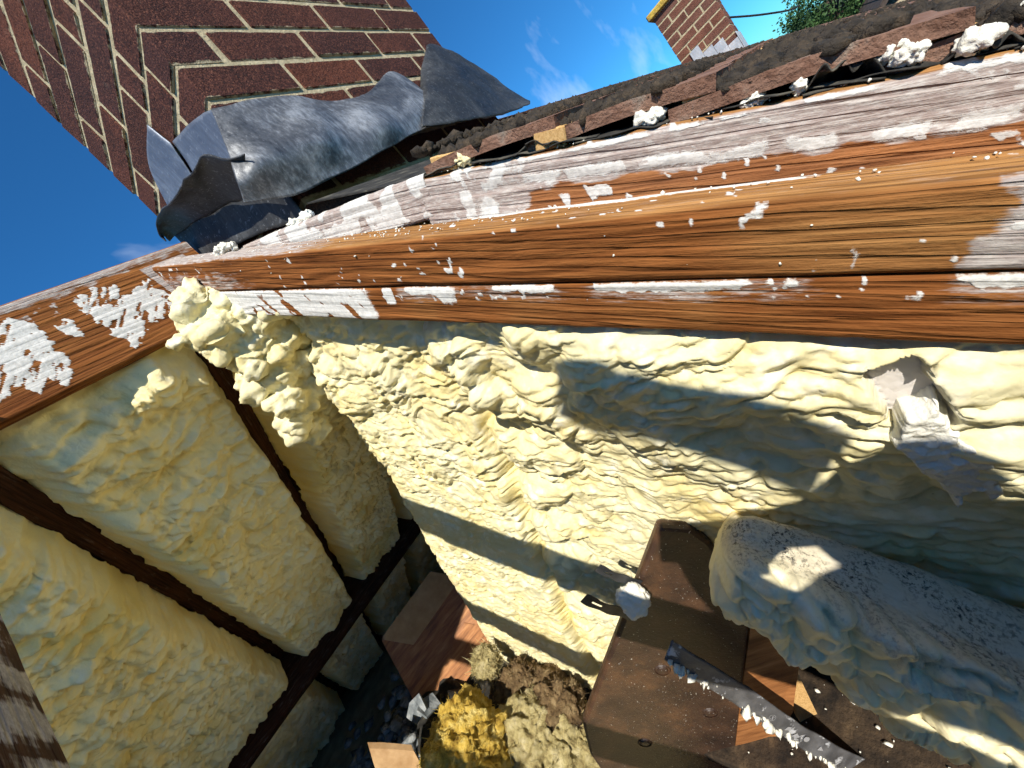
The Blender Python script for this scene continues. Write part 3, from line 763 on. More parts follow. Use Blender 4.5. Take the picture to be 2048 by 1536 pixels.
Lb = interp(OUT, zl)
jag = .022 * fbm(zl * 16, zl * 0, o=4, seed=301) + .012 * dome(f1(zl / .06, zl * 0 + .5, 303)); Lb = Lb + jag
Bq = -.65 + (Lb + .65) * u; Zq = zr + (zl - zr) * u
nq = -.5476 * Bq + .8367 * Zq
# run the texture along the wall's own direction
ca, sa = math.cos(-.35), math.sin(-.35)
U_, V_ = Bq * ca - Zq * sa, Bq * sa + Zq * ca
h = foam_h(U_, V_, 311, big=.115, mid=.040, small=.0138, an=1.5, ab=.022, am=.0145, as_=.0080)
gb = interp(GRV, Zq)
dg = Bq - gb
flue = sst(-.04, .05, dg)
for (lb, lz, lr, lh) in LUMPS:
    wx = Bq + .02 * fbm(Bq * 14, Zq * 14, o=2, seed=321); wz = Zq + .02 * fbm(Bq * 14, Zq * 14, o=2, seed=323)
    h = h + lh * dome(np.hypot(wx - lb, wz - lz) / lr, 1.0) * .75
groove = np.exp(-((dg + .012 * fbm(Zq * 14, Zq * 0, o=2, seed=331)) / .022) ** 2) * sst(-.05, -.2, Zq)
h = h - .030 * groove
base_r = .424 + .05 * sst(-.29, -.55, nq) + .035 * sst(.30, .55, Bq)
base_l = .486
base = base_r * (1 - flue) + base_l * flue
ho = sst(.012, .016, np.minimum(np.minimum(Bq - .008, .075 - Bq), np.minimum(Zq + .368, -.262 - Zq)) + .006 * fbm(Bq * 90, Zq * 90, o=3, seed=341))
Aq = base - h * (1 - ho)
Aq = Aq * (1 - ho) + .402 * ho
Aq = Aq + .03 * sst(-.25, -.21, nq)
# roll the outer edge of the flue back out of sight
edge = sst(1, .955, u) ** .5
Aq = Aq + (1 - edge) * .05
mk = np.stack([ho, .30 * groove + .2 * sst(.25, .6, fbm(Bq * 10, Zq * 10, o=3, seed=343))], -1)
e = np.linspace(0, 1, NE)[None, 1:]
Ae = Aq[:, -1:] + .34 * e ** 1.3
he = foam_h(np.repeat(zl, NE - 1, 1), Ae, 351, ab=.02, am=.012)
Be = Lb + he * sst(0, .15, e) * .9 - .10 * e * e
Ze = np.repeat(zl, NE - 1, 1)
P = np.concatenate([np.stack([Aq, Bq, Zq], -1), np.stack([Ae, Be, Ze], -1)], 1)
mk = np.concatenate([mk, np.zeros((NR, NE - 1, 2))], 1)
wall_f = grid_faces(NR, NC + NE - 1)
lowend = (P[..., 1] < .80) & (P[..., 2] < -.96 + .06 * (P[..., 1] - .45) + .025 * fbm(P[..., 1] * 25, P[..., 0] * 0, o=3, seed=345))   # the coat stops above the boarding
wall_f = wall_f[~lowend.ravel()[wall_f].any(1)]
fw = link('spray_foam_wall', mesh_np('spray_foam_wall', P.reshape(-1, 3), [wall_f], True, mk.reshape(-1, 2)), M['foam'])
tag(fw, 'pale sunlit spray foam coating the leaning flue and the wall under the doubled rafter', 'foam')

# ------------------------------------------------------------------ loose lumps
def blob(name, c, rad, mat, seed, sub=5, rot=(0, 0, 0), big=.05, ab=.25, mid=.02, am=.10, fb=.06, flat=None, parent=None, fine=0., boxy=1.):
    bm = bmesh.new(); bmesh.ops.create_icosphere(bm, subdivisions=sub, radius=1)
    v = np.array([p.co for p in bm.verts]); f = np.array([[q.index for q in p.verts] for p in bm.faces]); bm.free()
    rad = np.array(rad); q = np.sign(v) * np.abs(v) ** boxy * rad; mr = rad.mean()
    w = q + .3 * big * np.stack([fbm(q[:, 0] / big, q[:, 1] / big, q[:, 2] / big, o=2, seed=seed + k) for k in (1, 2, 3)], -1)
    d = ab * mr * (dome(f13(w[:, 0] / big, w[:, 1] / big, w[:, 2] / big, seed), .9) - .5) + am * mr * (dome(f13(w[:, 0] / mid, w[:, 1] / mid, w[:, 2] / mid, seed + 4), .9) - .5)
    d = d + fb * mr * fbm(q[:, 0] * 2.4 / mr, q[:, 1] * 2.4 / mr, q[:, 2] * 2.4 / mr, o=5, seed=seed + 8, g=.6)
    if fine: d = d + fine * mr * (np.random.RandomState(seed).rand(len(d)) - .3)
    q = q + v * d[:, None]
    if flat is not None:
        for (ax, lim) in flat: q[:, ax] = np.minimum(q[:, ax], lim) if lim > 0 else np.maximum(q[:, ax], lim)
    me = mesh_np(name, q, [f], True, np.zeros((len(q), 2)))
    o = link(name, me, mat, parent); o.location = c; o.rotation_euler = rot
    return o

# overspill clump hanging under the joint of rafter and ridge board: spheres fused into one skin
bm = bmesh.new()
for (x, y, z, r) in [(.275, 1.00, .375, .022), (.30, .99, .365, .034), (.325, .985, .40, .04), (.35, .98, .43, .045), (.365, .98, .35, .05), (.395, .97, .385, .05), (.42, .97, .32, .04), (.335, .98, .325, .035), (.31, 1.0, .31, .035),
                     (.37, .99, .29, .045), (.345, 1.01, .255, .04), (.40, 1.01, .25, .055), (.43, 1.04, .21, .055), (.38, 1.03, .20, .04), (.36, 1.06, .15, .05), (.40, 1.10, .14, .06), (.35, 1.12, .10, .045), (.385, 1.16, .07, .05),
                     (.45, .98, .27, .05), (.47, 1.05, .28, .07), (.46, 1.10, .20, .07), (.45, 1.16, .12, .07), (.43, .92, .335, .04), (.42, .86, .30, .03), (.42, .80, .262, .028), (.425, .74, .222, .024),
                     (.40, 1.04, .30, .095), (.44, 1.12, .17, .10), (.37, 1.09, .23, .07), (.43, .95, .33, .07), (.36, .965, .385, .022), (.325, .955, .345, .02), (.385, 1.0, .215, .02)]:
    r *= .80
    bmesh.ops.create_icosphere(bm, subdivisions=3, radius=r, matrix=Matrix.Translation((x, y, z)))
me = bpy.data.meshes.new('foam_clump'); bm.to_mesh(me); bm.free()
cl = link('foam_clump', me, M['foam'])
md = cl.modifiers.new('fuse', 'REMESH'); md.mode = 'VOXEL'; md.voxel_size = .0045; md.use_smooth_shade = True
ms = cl.modifiers.new('melt', 'SMOOTH'); ms.factor = .5; ms.iterations = 14
dg_ = bpy.context.evaluated_depsgraph_get(); me2 = bpy.data.meshes.new_from_object(cl.evaluated_get(dg_)); cl.modifiers.clear()
n = len(me2.vertices); co = np.empty(n * 3, np.float32); no = np.empty(n * 3, np.float32)
me2.vertices.foreach_get('co', co); me2.vertices.foreach_get('normal', no); co = co.reshape(-1, 3).astype(float); no = no.reshape(-1, 3)
w = co + .02 * np.stack([fbm(co[:, 0] * 25, co[:, 1] * 25, co[:, 2] * 25, o=2, seed=400 + k) for k in range(3)], -1)
q3 = [w[:, k] for k in range(3)]
d = .016 * fbm(co[:, 0] * 16, co[:, 1] * 16, co[:, 2] * 24, o=2, seed=410)
d = d + .026 * np.abs(vn(q3[0] * 13, q3[1] * 13, q3[2] * 30, seed=405)) + .013 * np.abs(vn(q3[0] * 30, q3[1] * 30, q3[2] * 66, seed=407)) + .006 * np.abs(vn(q3[0] * 70, q3[1] * 70, q3[2] * 130, seed=409))
d = d + .010 * sst(.3, .4, co[:, 2]) * fbm(co[:, 0] * 55, co[:, 1] * 55, co[:, 2] * 55, o=4, seed=412) - .006
co = co + no * d[:, None]; me2.vertices.foreach_set('co', co.astype(np.float32).ravel()); me2.update()
cl.data = me2; bpy.data.meshes.remove(me)
if not me2.materials: me2.materials.append(M['foam'])
me2.polygons.foreach_set('use_smooth', np.ones(len(me2.polygons), bool))
tag(cl, 'knobbly foam clump bulging out where the rafter meets the ridge board', 'foam')

# torn slab of foam hanging on the wall at the right
SLAB = [(.071, -.3595), (.0513, -.3293), (.0258, -.3231), (.0241, -.3695), (.0118, -.3966), (.0185, -.4384), (.017, -.4563), (.0325, -.4729), (.0372, -.4485), (.0565, -.4735), (.0576, -.4594), (.0589, -.4288), (.0658, -.3936)]
gb_, gz_ = np.meshgrid(np.linspace(-.002, .086, 66), np.linspace(-.49, -.31, 132))
sd = poly_sd(gb_, gz_, SLAB) + .004 * fbm(gb_ * 160, gz_ * 160, o=3, seed=433)
tear = fbm(gb_ * 45, gz_ * 75, o=5, seed=437, g=.62)
lay = np.floor((tear + .02 * gz_) * 7) / 7
top_ = .374 + .012 * sst(-.36, -.46, gz_) - .016 * tear * (.35 + .65 * sst(-.35, -.42, gz_)) + .010 * lay * sst(-.36, -.42, gz_) - .003 * fbm(gb_ * 30, gz_ * 30, o=2, seed=439)
ga_ = .44 - (.44 - top_) * sst(-.0035, .0045, sd) ** .6
keep = sd > -.004; fq = grid_faces(*gb_.shape); fq = fq[keep.ravel()[fq].all(1)]
tg = link('foam_slab', mesh_np('foam_slab', np.stack([ga_, gb_, gz_], -1).reshape(-1, 3), [fq], True, np.zeros((gb_.size, 2))), M['foam_cut'])
tag(tg, 'torn white foam slab hanging on the foam wall at the right', 'foam piece')

# ------------------------------------------------------------------ foam coated strut, lower right
NS, NCir = 330, 150
tt = np.linspace(0, 1, NS)[:, None]; th = np.linspace(0, 2 * np.pi, NCir, endpoint=False)[None, :]
p0, p1 = np.array((.358, .296, -.468)), np.array((.330, -.10, -.925))
ax = (p1 - p0); Ls = np.linalg.norm(ax); ax /= Ls
e1 = np.cross(ax, (1, 0, 0)); e1 /= np.linalg.norm(e1)           # lies in the wall plane, across the strut
if e1[2] < 0: e1 = -e1
e2 = np.cross(ax, e1)
if e2[0] > 0: e2 = -e2                                           # towards the camera side
sw = tt * Ls
ru = .028 + .036 * np.sqrt(tt); rv = .030 + .018 * np.sqrt(tt)
cap = np.sqrt(np.clip(1 - (np.clip(.022 - sw, 0, .022) / .022) ** 2, 0, 1)) * .75 + .25
cth, sth = np.cos(th), np.sin(th)
sq = (np.abs(cth) ** 4.5 + np.abs(sth) ** 4.5) ** (-1 / 4.5)
rr = 1 - .25 * sst(.2, 1, -cth)
cx, cy = sq * cth * ru * cap, sq * sth * rv * cap * rr
arc = th * .055
hh = foam_h(sw + 0 * th, arc + 0 * tt, 451, big=.10, mid=.035, small=.015, an=1.2, ab=.008, am=.016, as_=.022)
flat_top = sst(.15, .7, np.cos(th + .45) + 0 * tt) 
hh = hh * (1 - .92 * flat_top) + .012 * flat_top * (.65 + .35 * sst(0, .12, sw))
k = 1 + hh / .042
Pq = p0 + sw[..., None] * ax + (cx * k)[..., None] * e1 + (cy * k)[..., None] * e2
Pq[..., 0] = np.minimum(Pq[..., 0], .455)
dust = sst(.05, .8, np.cos(th + .35) + .35 * fbm(sw * 14 + 0 * th, arc * 14 + 0 * tt, o=3, seed=461))
me = mesh_np('foam_strut', Pq.reshape(-1, 3), [grid_faces(NS, NCir, True), np.arange(NCir)[None, ::-1], (np.arange(NCir) + (NS - 1) * NCir)[None, :]], True, np.stack([np.zeros_like(dust), dust], -1).reshape(-1, 2))
tag(link('foam_strut', me, M['foam_dusty']), 'thick foam coated strut with a sooty dusty top, sloping through the lower right', 'strut')

# ------------------------------------------------------------------ the attic floor
fl = link('attic_floor', box_me('attic_floor', -3.2, 1.3, -3.0, 4.9, -1.86, -1.80, 0), mat_simple('dusty_boards', [(.35, (.26, .20, .12)), (.55, (.38, .30, .18)), (.75, (.50, .42, .28))], 9, .9, .6, 60, .01))
tag(fl, 'dusty boarded attic floor under the debris', kind='structure')

# unseen sheet added under the opening; sun on it bounces up to light the attic
gx, gy = np.meshgrid(np.linspace(-1.85, .26, 90), np.linspace(-1.2, 1.75, 120))
gz = -1.70 + .05 * fbm(gx * 4, gy * 4, o=4, seed=701) + .02 * np.abs(np.sin(gx * 7.8))
ql = link('bounce_reflector', mesh_np('bounce_reflector', np.stack([gx, gy, gz], -1).reshape(-1, 3), [grid_faces(*gx.shape)], True), mat_simple('bounce_sheet', [(.3, (.62, .48, .20)), (.6, (.78, .66, .36))], 9, .95, .8, 90, .01))
tag(ql, 'unseen pale yellow sheet added on the attic floor to bounce sunlight up', 'reflector')

# the parts of the near slope that are still covered: left of the opening and down towards the eaves
cov = link('roof_deck', box_me('roof_deck', -3.6, -1.90, -3.2, 1.24, -.04, 0, 0), M['tile'], None, frame(near(0, 0, -.03), X, DR, N1))
tag(cov, 'tiles still lying on the near slope to the left of the opening', 'roof')
cov = link('roof_deck', box_me('roof_deck', -1.89, .44, -3.2, -1.25, -.04, 0, 0), M['tile'], None, frame(near(0, 0, -.03), X, DR, N1))
tag(cov, 'tiles still lying on the near slope below the opening', 'roof')
for nm, lab, co in (('gable_wall', 'brick gable wall at the left end of the attic', (-3.5, -3.4, -3.0, 4.9)), ('party_wall', 'brick party wall behind the foam covered flue', (1.30, 1.42, -3.0, 4.9))):
    pts_ = [(co[0], -2.6, -1.8), (co[0], 4.2, -1.8), (co[0], 1.115, .56 if nm == 'gable_wall' else .44), (co[0], -2.6, -1.8 + .08)]
    tag(prism(nm, pts_, (co[1] - co[0], 0, 0), M['brick_far']), lab, 'wall')

# ------------------------------------------------------------------ far chimney on the same roof
fc = empty('chimney', (5.2, .43, .10))
tag(fc, 'small far brick chimney with a yellow lichen cap, above the tiles at the top', 'chimney')
chimney(fc, 5.0, 5.6, .215, .645, .05, 11, M['brick_far'], M['mortar'], phase=1)
lich = mat_simple('lichen_cap', [(.35, (.16, .12, .06)), (.5, (.42, .28, .05)), (.7, (.55, .40, .08))], 14, .95, .8, 60, .01)
link('cap', box_me('cap', 4.965 - 5.2, 5.635 - 5.2, .18 - .43, .68 - .43, .876 - .10, .93 - .10, .008), lich, fc)
pale_lead = mat_lead('pale_lead', (.42, .45, .48), (.68, .70, .72), .5)
lf = empty('lead_flashing', (4.99, .43, .2))
tag(lf, 'pale stepped lead flashing at the foot of the far chimney', 'flashing')
for k in range(4):
    y0 = .215 + k * .085; zb_ = (-.03 + .5476 * y0) / .8367
    link('step', box_me('step', -.004, .004, y0 - .43, y0 + .083 - .43, zb_ - .2 - .05, zb_ + .15 - .2 if k % 2 else zb_ + .12 - .2, .001), pale_lead, lf)
link('apron', box_me('apron', 0, .62, .205 - .43, .212 - .43, -.2, .07, .001), pale_lead, lf)
# cable slung from the far chimney
def tube(name, pts, r, mat, parent=None, n=8, m=40):
    C = catmull(pts, m); T = np.gradient(C, axis=0); T /= np.linalg.norm(T, axis=1)[:, None]
    a = np.cross(T, (0.3, .1, 1.)); a /= np.linalg.norm(a, axis=1)[:, None]; b = np.cross(T, a)
    th_ = np.linspace(0, 2 * np.pi, n, endpoint=False)
    V = C[:, None] + r * (np.cos(th_)[None, :, None] * a[:, None] + np.sin(th_)[None, :, None] * b[:, None])
    me = mesh_np(name, V.reshape(-1, 3), [grid_faces(m, n, True), np.arange(n)[None, ::-1], (np.arange(n) + (m - 1) * n)[None, :]], True)
    return link(name, me, mat, parent)
black = mat_simple('black_rubber', [(.3, (.012, .012, .013)), (.7, (.03, .03, .03))], 10, .6)
tag(tube('cable', [(5.3, .215, .42), (5.45, .08, .29), (5.7, -.05, .18), (6.0, -.16, .10), (6.3, -.24, .07)], .008, black), 'thin black cable slung from the far chimney', 'cable')

# ------------------------------------------------------------------ tree and neighbouring roof beyond
tr = empty('tree', (30, -2.0, -6.4)); tag(tr, 'dark green tree top showing above the mossy roof', 'tree')
bark = mat_simple('bark', [(.3, (.05, .035, .025)), (.7, (.12, .09, .07))], 8, .9)
tube('trunk', [(0, 0, 0), (.1, .1, 2), (0, .05, 4.2), (.1, 0, 6)], .22, bark, tr, 10, 20)
for k in range(6):
    a = k * 1.05; tube('branch', [(0, 0, 3.2 + .4 * k), (.7 * math.cos(a), .7 * math.sin(a), 4.2 + .4 * k), (1.3 * math.cos(a), 1.3 * math.sin(a), 5.0 + .4 * k)], .06, bark, tr, 6, 10)
rs = np.random.RandomState(3); Vs, Fs = [], []; nl = 0
for c in range(70):
    d = rs.normal(size=3); d /= np.linalg.norm(d); cc = np.array((0, 0, 5.4)) + d * np.array((2.0, 2.0, 1.9)) * rs.uniform(.35, 1) ** .5
    for q in range(190):
        p = cc + rs.normal(size=3) * .27; a, b = rs.normal(size=3), rs.normal(size=3)
        a /= np.linalg.norm(a); b = np.cross(a, b); b /= np.linalg.norm(b); sz = rs.uniform(.05, .10)
        Vs += [p - a * sz, p + b * sz * .5, p + a * sz, p - b * sz * .5]; Fs.append([nl, nl + 1, nl + 2, nl + 3]); nl += 4
leaf = mat_simple('leaves', [(.3, (.012, .035, .010)), (.5, (.035, .085, .022)), (.7, (.07, .13, .035))], 1.2, .7, 0)
link('crown', mesh_np('crown', np.array(Vs), [np.array(Fs)], False), leaf, tr)
nb = empty('house', (24, -5.5, -6.4)); tag(nb, 'neighbouring house with a dark tiled roof beside the tree', 'house')
rt = mat_simple('dark_tiles', [(.3, (.035, .026, .022)), (.6, (.09, .065, .052)), (.75, (.15, .12, .10))], 5, .95, .6, 20, .03)
link('wall', box_me('wall', -.5, 7, -4, 3.2, 0, 4.4, .02), M['brick_far'], nb)
slope = Vector((0, -.80, .60)); nrm = Vector((0, .6, .8))
prism('roof', [(-.8, 3.6, 4.2), (7.4, 3.6, 4.2), (7.4, -.4, 7.3), (-.8, -.4, 7.3)], (0, -.05, -.15), rt, nb)
prism('roof', [(-.8, -4.4, 4.2), (7.4, -4.4, 4.2), (7.4, -.42, 7.3), (-.8, -.42, 7.3)], (0, .05, -.15), rt, nb)
for k in range(19):
    p = Vector((-.8, 3.6, 4.2)) + Vector((0, -4.0, 3.1)) * (k / 19)
    link('tile_course', box_me('tile_course', 0, 8.2, 0, .26, .005, .035, 0), rt, nb, frame(p, (1, 0, 0), Vector((0, -4.0, 3.1)).normalized(), Vector((0, 3.1, 4.0)).normalized()) @ Matrix.Rotation(-.06, 4, 'X'))

# ------------------------------------------------------------------ foam bits lying along the rafters and the tile edge
bits = [((.425, .962, -.094), (.020, .010, .008), 'cream foam scrap lying in front of the lead flap'), ((.432, .93, -.094), (.012, .007, .007), 'knobbly foam crumb next to the scrap in front of the lead flap'),
        ((.468, .698, -.068), (.008, .022, .006), 'long cream foam scrap under the lead apron'), ((.462, .735, -.075), (.010, .016, .006), 'flat cream foam scrap under the lead apron'),
        ((.463, .323, -.0345), (.010, .016, .005), 'flat yellow foam flake under the torn end tile'), ((.462, .098, -.036), (.010, .014, .006), 'cream foam lump beside the second batten end'),
        ((.462, -.074, -.028), (.011, .011, .010), 'crumbly white foam lump by the bright batten end'), ((.455, -.083, -.032), (.011, .013, .009), 'cream foam chunk in front of the bright batten end'),
        ((.456, -.117, -.033), (.013, .016, .011), 'largest white foam chunk on the felt at the upper right'), ((.464, -.1345, -.024), (.010, .009, .009), 'white foam piece at the right edge under the tiles'),
        ((.458, -.020, -.037), (.008, .007, .008), 'small white foam tuft on the grey rafter edge'), ((.470, -.047, -.023), (.006, .008, .004), 'tiny white foam crumbs on the curled felt'), ((.460, .012, -.040), (.007, .010, .005), 'thin white foam crumb in the middle of the felt')]
for k, (p, r_, lab) in enumerate(bits):
    a, s_, n_ = p; a_i = s_
    o = blob('foam_scrap', near(a, s_, n_), tuple(q * (.48 if a_i < 0 else .72) for q in r_), M['foam_cut'] if k != 4 else M['foam'], 500 + 7 * k, 4, (R(33), 0, rnd.uniform(-.5, .5)), .009, 1.2, .004, .6, .9)
    tag(o, lab, 'foam scrap', 'foam scraps along the rafters')
pts = []
for k in range(230):
    q = rnd.random()
    if q < .62:      # on the upper face of the orange rafter and against the grey one
        s_ = rnd.choice([rnd.gauss(.42, .12), rnd.uniform(-.2, .9)]); a, n_ = rnd.uniform(.40, .446), -.1005
    elif q < .95: s_, a, n_ = rnd.uniform(-.2, .36), rnd.uniform(.45, .475), -.0425
    else: s_, a, n_ = rnd.uniform(-.2, .9), .3795, rnd.uniform(-.16, -.105)
    w = rnd.uniform(.0006, .0014) * (1.9 if rnd.random() < .08 else 1)
    pts.append((tuple(near(a, s_, n_)), (w * rnd.uniform(.7, 1.7), w, w * rnd.uniform(.6, 1.2)), axs))
cr_ = clump_mass('foam_crumbs', pts, M['foam_cut'], None, 8, 1, .5); tag(cr_, 'white foam crumbs scattered along the rafters', kind='stuff')

# ------------------------------------------------------------------ things heaped in the attic
SN = Vector((-.8942, -.4442, -.0546))
slabm = NT('brown_leatherette'); v_ = slabm.mapc((1, 1, 1))
c_ = slabm.ramp(slabm.noise(v_, 7, 5, .65), [(.32, (.020, .012, .009)), (.5, (.050, .027, .017)), (.68, (.12, .058, .028))])
c_ = slabm.mix(slabm.gray(slabm.noise(v_, 230, 2, .5), .70, .74), c_, (.55, .53, .47))
slabm.bump(slabm.noise(v_, 160, 4, .6), .5, .003)
M['slab'] = slabm.out(c_, .45)
sl = empty('cabinet', (.31, .74, -1.35)); tag(sl, 'brown rounded cabinet panel speckled with foam, standing against the foam wall', 'cabinet')
so = Vector(sl.location)
oline = [(.4138, .4252, -.4934), (.4346, .3879, -.5315), (.4404, .3814, -.5742), (.4425, .3836, -.6266), (.4395, .403, -.7352), (.4288, .4338, -.8107), (.3788, .5619, -1.034), (.3082, .7433, -1.3524), (.1654, 1.0133, -1.2115), (.1771, .9733, -1.0772), (.2042, .9028, -.9474)]
prism('panel', [Vector(p) - so for p in oline], SN * -.026, M['slab'], sl, .008)
for p in [(.3312, .6352, -.8506), (.3411, .6391, -1.0448), (.2512, .8257, -1.0892)]:
    bm = bmesh.new(); bmesh.ops.create_uvsphere(bm, u_segments=20, v_segments=8, radius=.012)
    for v in bm.verts: v.co.z *= .3
    ri = bmesh.ops.create_cone(bm, cap_ends=False, segments=20, radius1=.019, radius2=.016, depth=.003)
    me = bpy.data.meshes.new('stud'); bm.to_mesh(me); bm.free()
    st = link('stud', me, M['slab'], sl); st.matrix_basis = Matrix.Translation(Vector(p) - so + SN * .0012) @ SN.to_track_quat('Z', 'Y').to_matrix().to_4x4()
warm = mat_simple('warm_wood', [(.35, (.17, .065, .022)), (.55, (.36, .155, .055)), (.7, (.50, .25, .10))], 6, .5, .35, 60, .002, stretch=(1, 1, 8))
prism('side', [Vector(p) - so for p in [(.4390, .4340, -.815), (.452, .41, -.955), (.41, .50, -1.12), (.33, .70, -1.36), (.305, .752, -1.352), (.375, .566, -1.034)]], Vector((.012, .006, 0)), warm, sl)
pl = prism('plank', [(.4576, .4773, -1.0), (.4686, .458, -1.04), (.43, .51, -1.35), (.40, .55, -1.34)], (.010, .008, .004), M['batten']); tag(pl, 'split pale wood lath behind the brown cabinet panel', 'lath')

strap_a = [(.3095, .4864, -.6634), (.3118, .4715, -.7097), (.3221, .4566, -.7793), (.3345, .4489, -.866), (.3471, .44, -.9563), (.3598, .43, -1.0502), (.3758, .4171, -1.144), (.40, .395, -1.2443), (.4249, .3712, -1.3481)]
strap_b = [(.2857, .5152, -.6872), (.288, .5001, -.7342), (.298, .4851, -.8049), (.3096, .4778, -.8929), (.3214, .4693, -.9845), (.3334, .4596, -1.0797), (.3487, .447, -1.1747), (.3722, .425, -1.2763), (.3965, .4014, -1.3814)]
se = empty('duct_strip', (.40, .41, -1.3)); tag(se, 'grey rubbery strip with foam stuck to its edge, draped over the brown panel', 'strip')
strapm = NT('grey_strip'); v_ = strapm.mapc((1, 1, 1))
c_ = strapm.ramp(strapm.noise(v_, 30, 4), [(.35, (.055, .055, .058)), (.65, (.12, .12, .125))])
c_ = strapm.mix(strapm.gray(strapm.noise(v_, 22, 4, .7), .56, .62), c_, (.45, .46, .48))
strapm.bump(strapm.noise(v_, 200, 3), .3, .002); M['strap'] = strapm.out(c_, .5)
sheet('band', [strap_a, strap_b], M['strap'], se, 90, 10, .003, .003, 601)
pts = []
for k in range(90):
    f = rnd.random() ** 1.3; i_ = min(7, int(f * 8)); t_ = f * 8 - i_
    b_ = Vector(strap_b[i_]).lerp(Vector(strap_b[i_ + 1]), t_); a_ = Vector(strap_a[i_]).lerp(Vector(strap_a[i_ + 1]), t_)
    w = rnd.uniform(.001, .0065) * rnd.random() + .0008
    pts.append((tuple(b_.lerp(a_, abs(rnd.gauss(0, .12))) - Vector(se.location) + Vector((-.003, -.002, 0))), (w * 2.2, w * 1.2, w * 1.6), axs))
tag(clump_mass('foam_edge', pts, M['foam_cut'], se, 12, 1, .6), kind='stuff')
def on_strap(f, g):
    i_ = min(7, int(f * 8)); t_ = f * 8 - i_
    return Vector(strap_a[i_]).lerp(Vector(strap_a[i_ + 1]), t_).lerp(Vector(strap_b[i_]).lerp(Vector(strap_b[i_ + 1]), t_), g)
# printed marks on the strip: a ringed figure and a few pale shapes
mark = mat_simple('pale_print', [(.3, (.26, .26, .27)), (.7, (.34, .34, .35))], 20, .6)
sdir = (on_strap(.6, .5) - on_strap(.5, .5)).normalized(); sacr = (on_strap(.55, 1) - on_strap(.55, 0)).normalized(); snor = sdir.cross(sacr)
if snor.dot(Vector((-.6, -.5, .6))) < 0: snor = -snor
sacr = snor.cross(sdir)
def flat_mark(poly2, f, g):
    o0 = on_strap(f, g) + snor * .0042
    return prism('mark', [o0 + sdir * u_ + sacr * v_ - Vector(se.location) for u_, v_ in poly2], snor * .0005, mark, se)
def ringm(f, g, r0, r1):
    o0 = on_strap(f, g) + snor * .0042 - Vector(se.location); bm = bmesh.new(); n_ = 28
    A_ = [bm.verts.new(o0 + (sdir * math.cos(k * 2 * math.pi / n_) + sacr * math.sin(k * 2 * math.pi / n_)) * r0) for k in range(n_)]
    B_ = [bm.verts.new(o0 + (sdir * math.cos(k * 2 * math.pi / n_) + sacr * math.sin(k * 2 * math.pi / n_)) * r1) for k in range(n_)]
    for k in range(n_): bm.faces.new((A_[k], A_[(k + 1) % n_], B_[(k + 1) % n_], B_[k]))
    me = bpy.data.meshes.new('mark'); bm.to_mesh(me); bm.free(); link('mark', me, mark, se)
ringm(.46, .5, .0078, .0068)
flat_mark([(-.003, -.004), (.003, -.004), (.003, -.003), (-.001, .003), (.003, .003), (.003, .004), (-.003, .004), (-.003, .0032), (.0012, -.003), (-.003, -.003)], .46, .5)
flat_mark([(-.006, -.010), (.006, -.004), (.002, .004), (-.005, .001)], .53, .45)
flat_mark([(-.006, -.003), (.005, -.008), (.006, .004), (-.002, .007)], .56, .6)
flat_mark([(-.005, -.005), (0, -.007), (.005, -.005), (.007, 0), (.005, .005), (0, .007), (-.005, .005), (-.007, 0)], .60, .45)
flat_mark([(-.005, -.006), (.008, 0), (-.005, .006)], .66, .5)

steel = mat_simple('dark_steel', [(.35, (.035, .037, .04)), (.65, (.08, .083, .088))], 30, .5, .3, 150, .001, metallic=.6)
def fix_plate(p, q, w, lab):
    """Short perforated strap with scalloped sides and a real slot."""
    p, q = Vector(p), Vector(q); ax_ = (q - p); L = ax_.length; ax_.normalize(); z_ = SN; y_ = z_.cross(ax_).normalized(); z_ = ax_.cross(y_)
    bm = bmesh.new(); N_ = 26; cols = []
    for k in range(N_ + 1):
        u_ = k / N_; hw = w * (1 + .14 * math.sin(u_ * 14)); slot = .12 < u_ < .38
        cols.append([bm.verts.new((u_ * L, v, .003 * math.sin(u_ * 5))) for v in (-hw, -w * .22, w * .22, hw)] + [slot])
    for a_, b_ in zip(cols, cols[1:]):
        for i_ in range(3):
            if i_ == 1 and a_[4] and b_[4]: continue
            bm.faces.new((a_[i_], b_[i_], b_[i_ + 1], a_[i_ + 1]))
    me = bpy.data.meshes.new('fixing_strap'); bm.to_mesh(me); bm.free()
    o = link('fixing_strap', me, steel, None, frame(p + SN * .008, ax_, y_, z_)); m_ = o.modifiers.new('t', 'SOLIDIFY'); m_.thickness = .0015
    return tag(o, lab, 'metal strap', 'slotted metal straps')
fix_plate((.318, .617, -.555), (.346, .580, -.665), .0135, 'dark slotted metal strap poking out below the white foam lump')
fix_plate((.350, .553, -.505), (.370, .524, -.59), .010, 'smaller dark slotted metal strap above the white foam lump')
tag(blob('foam_lump', Vector((.352, .545, -.603)) + SN * .012, (.010, .024, .032), M['foam_cut'], 611, 5, (.6, .2, .4), .03, .7, .012, .3, .3), 'smooth white foam lump stuck to the edge of the brown cabinet', 'foam lump')

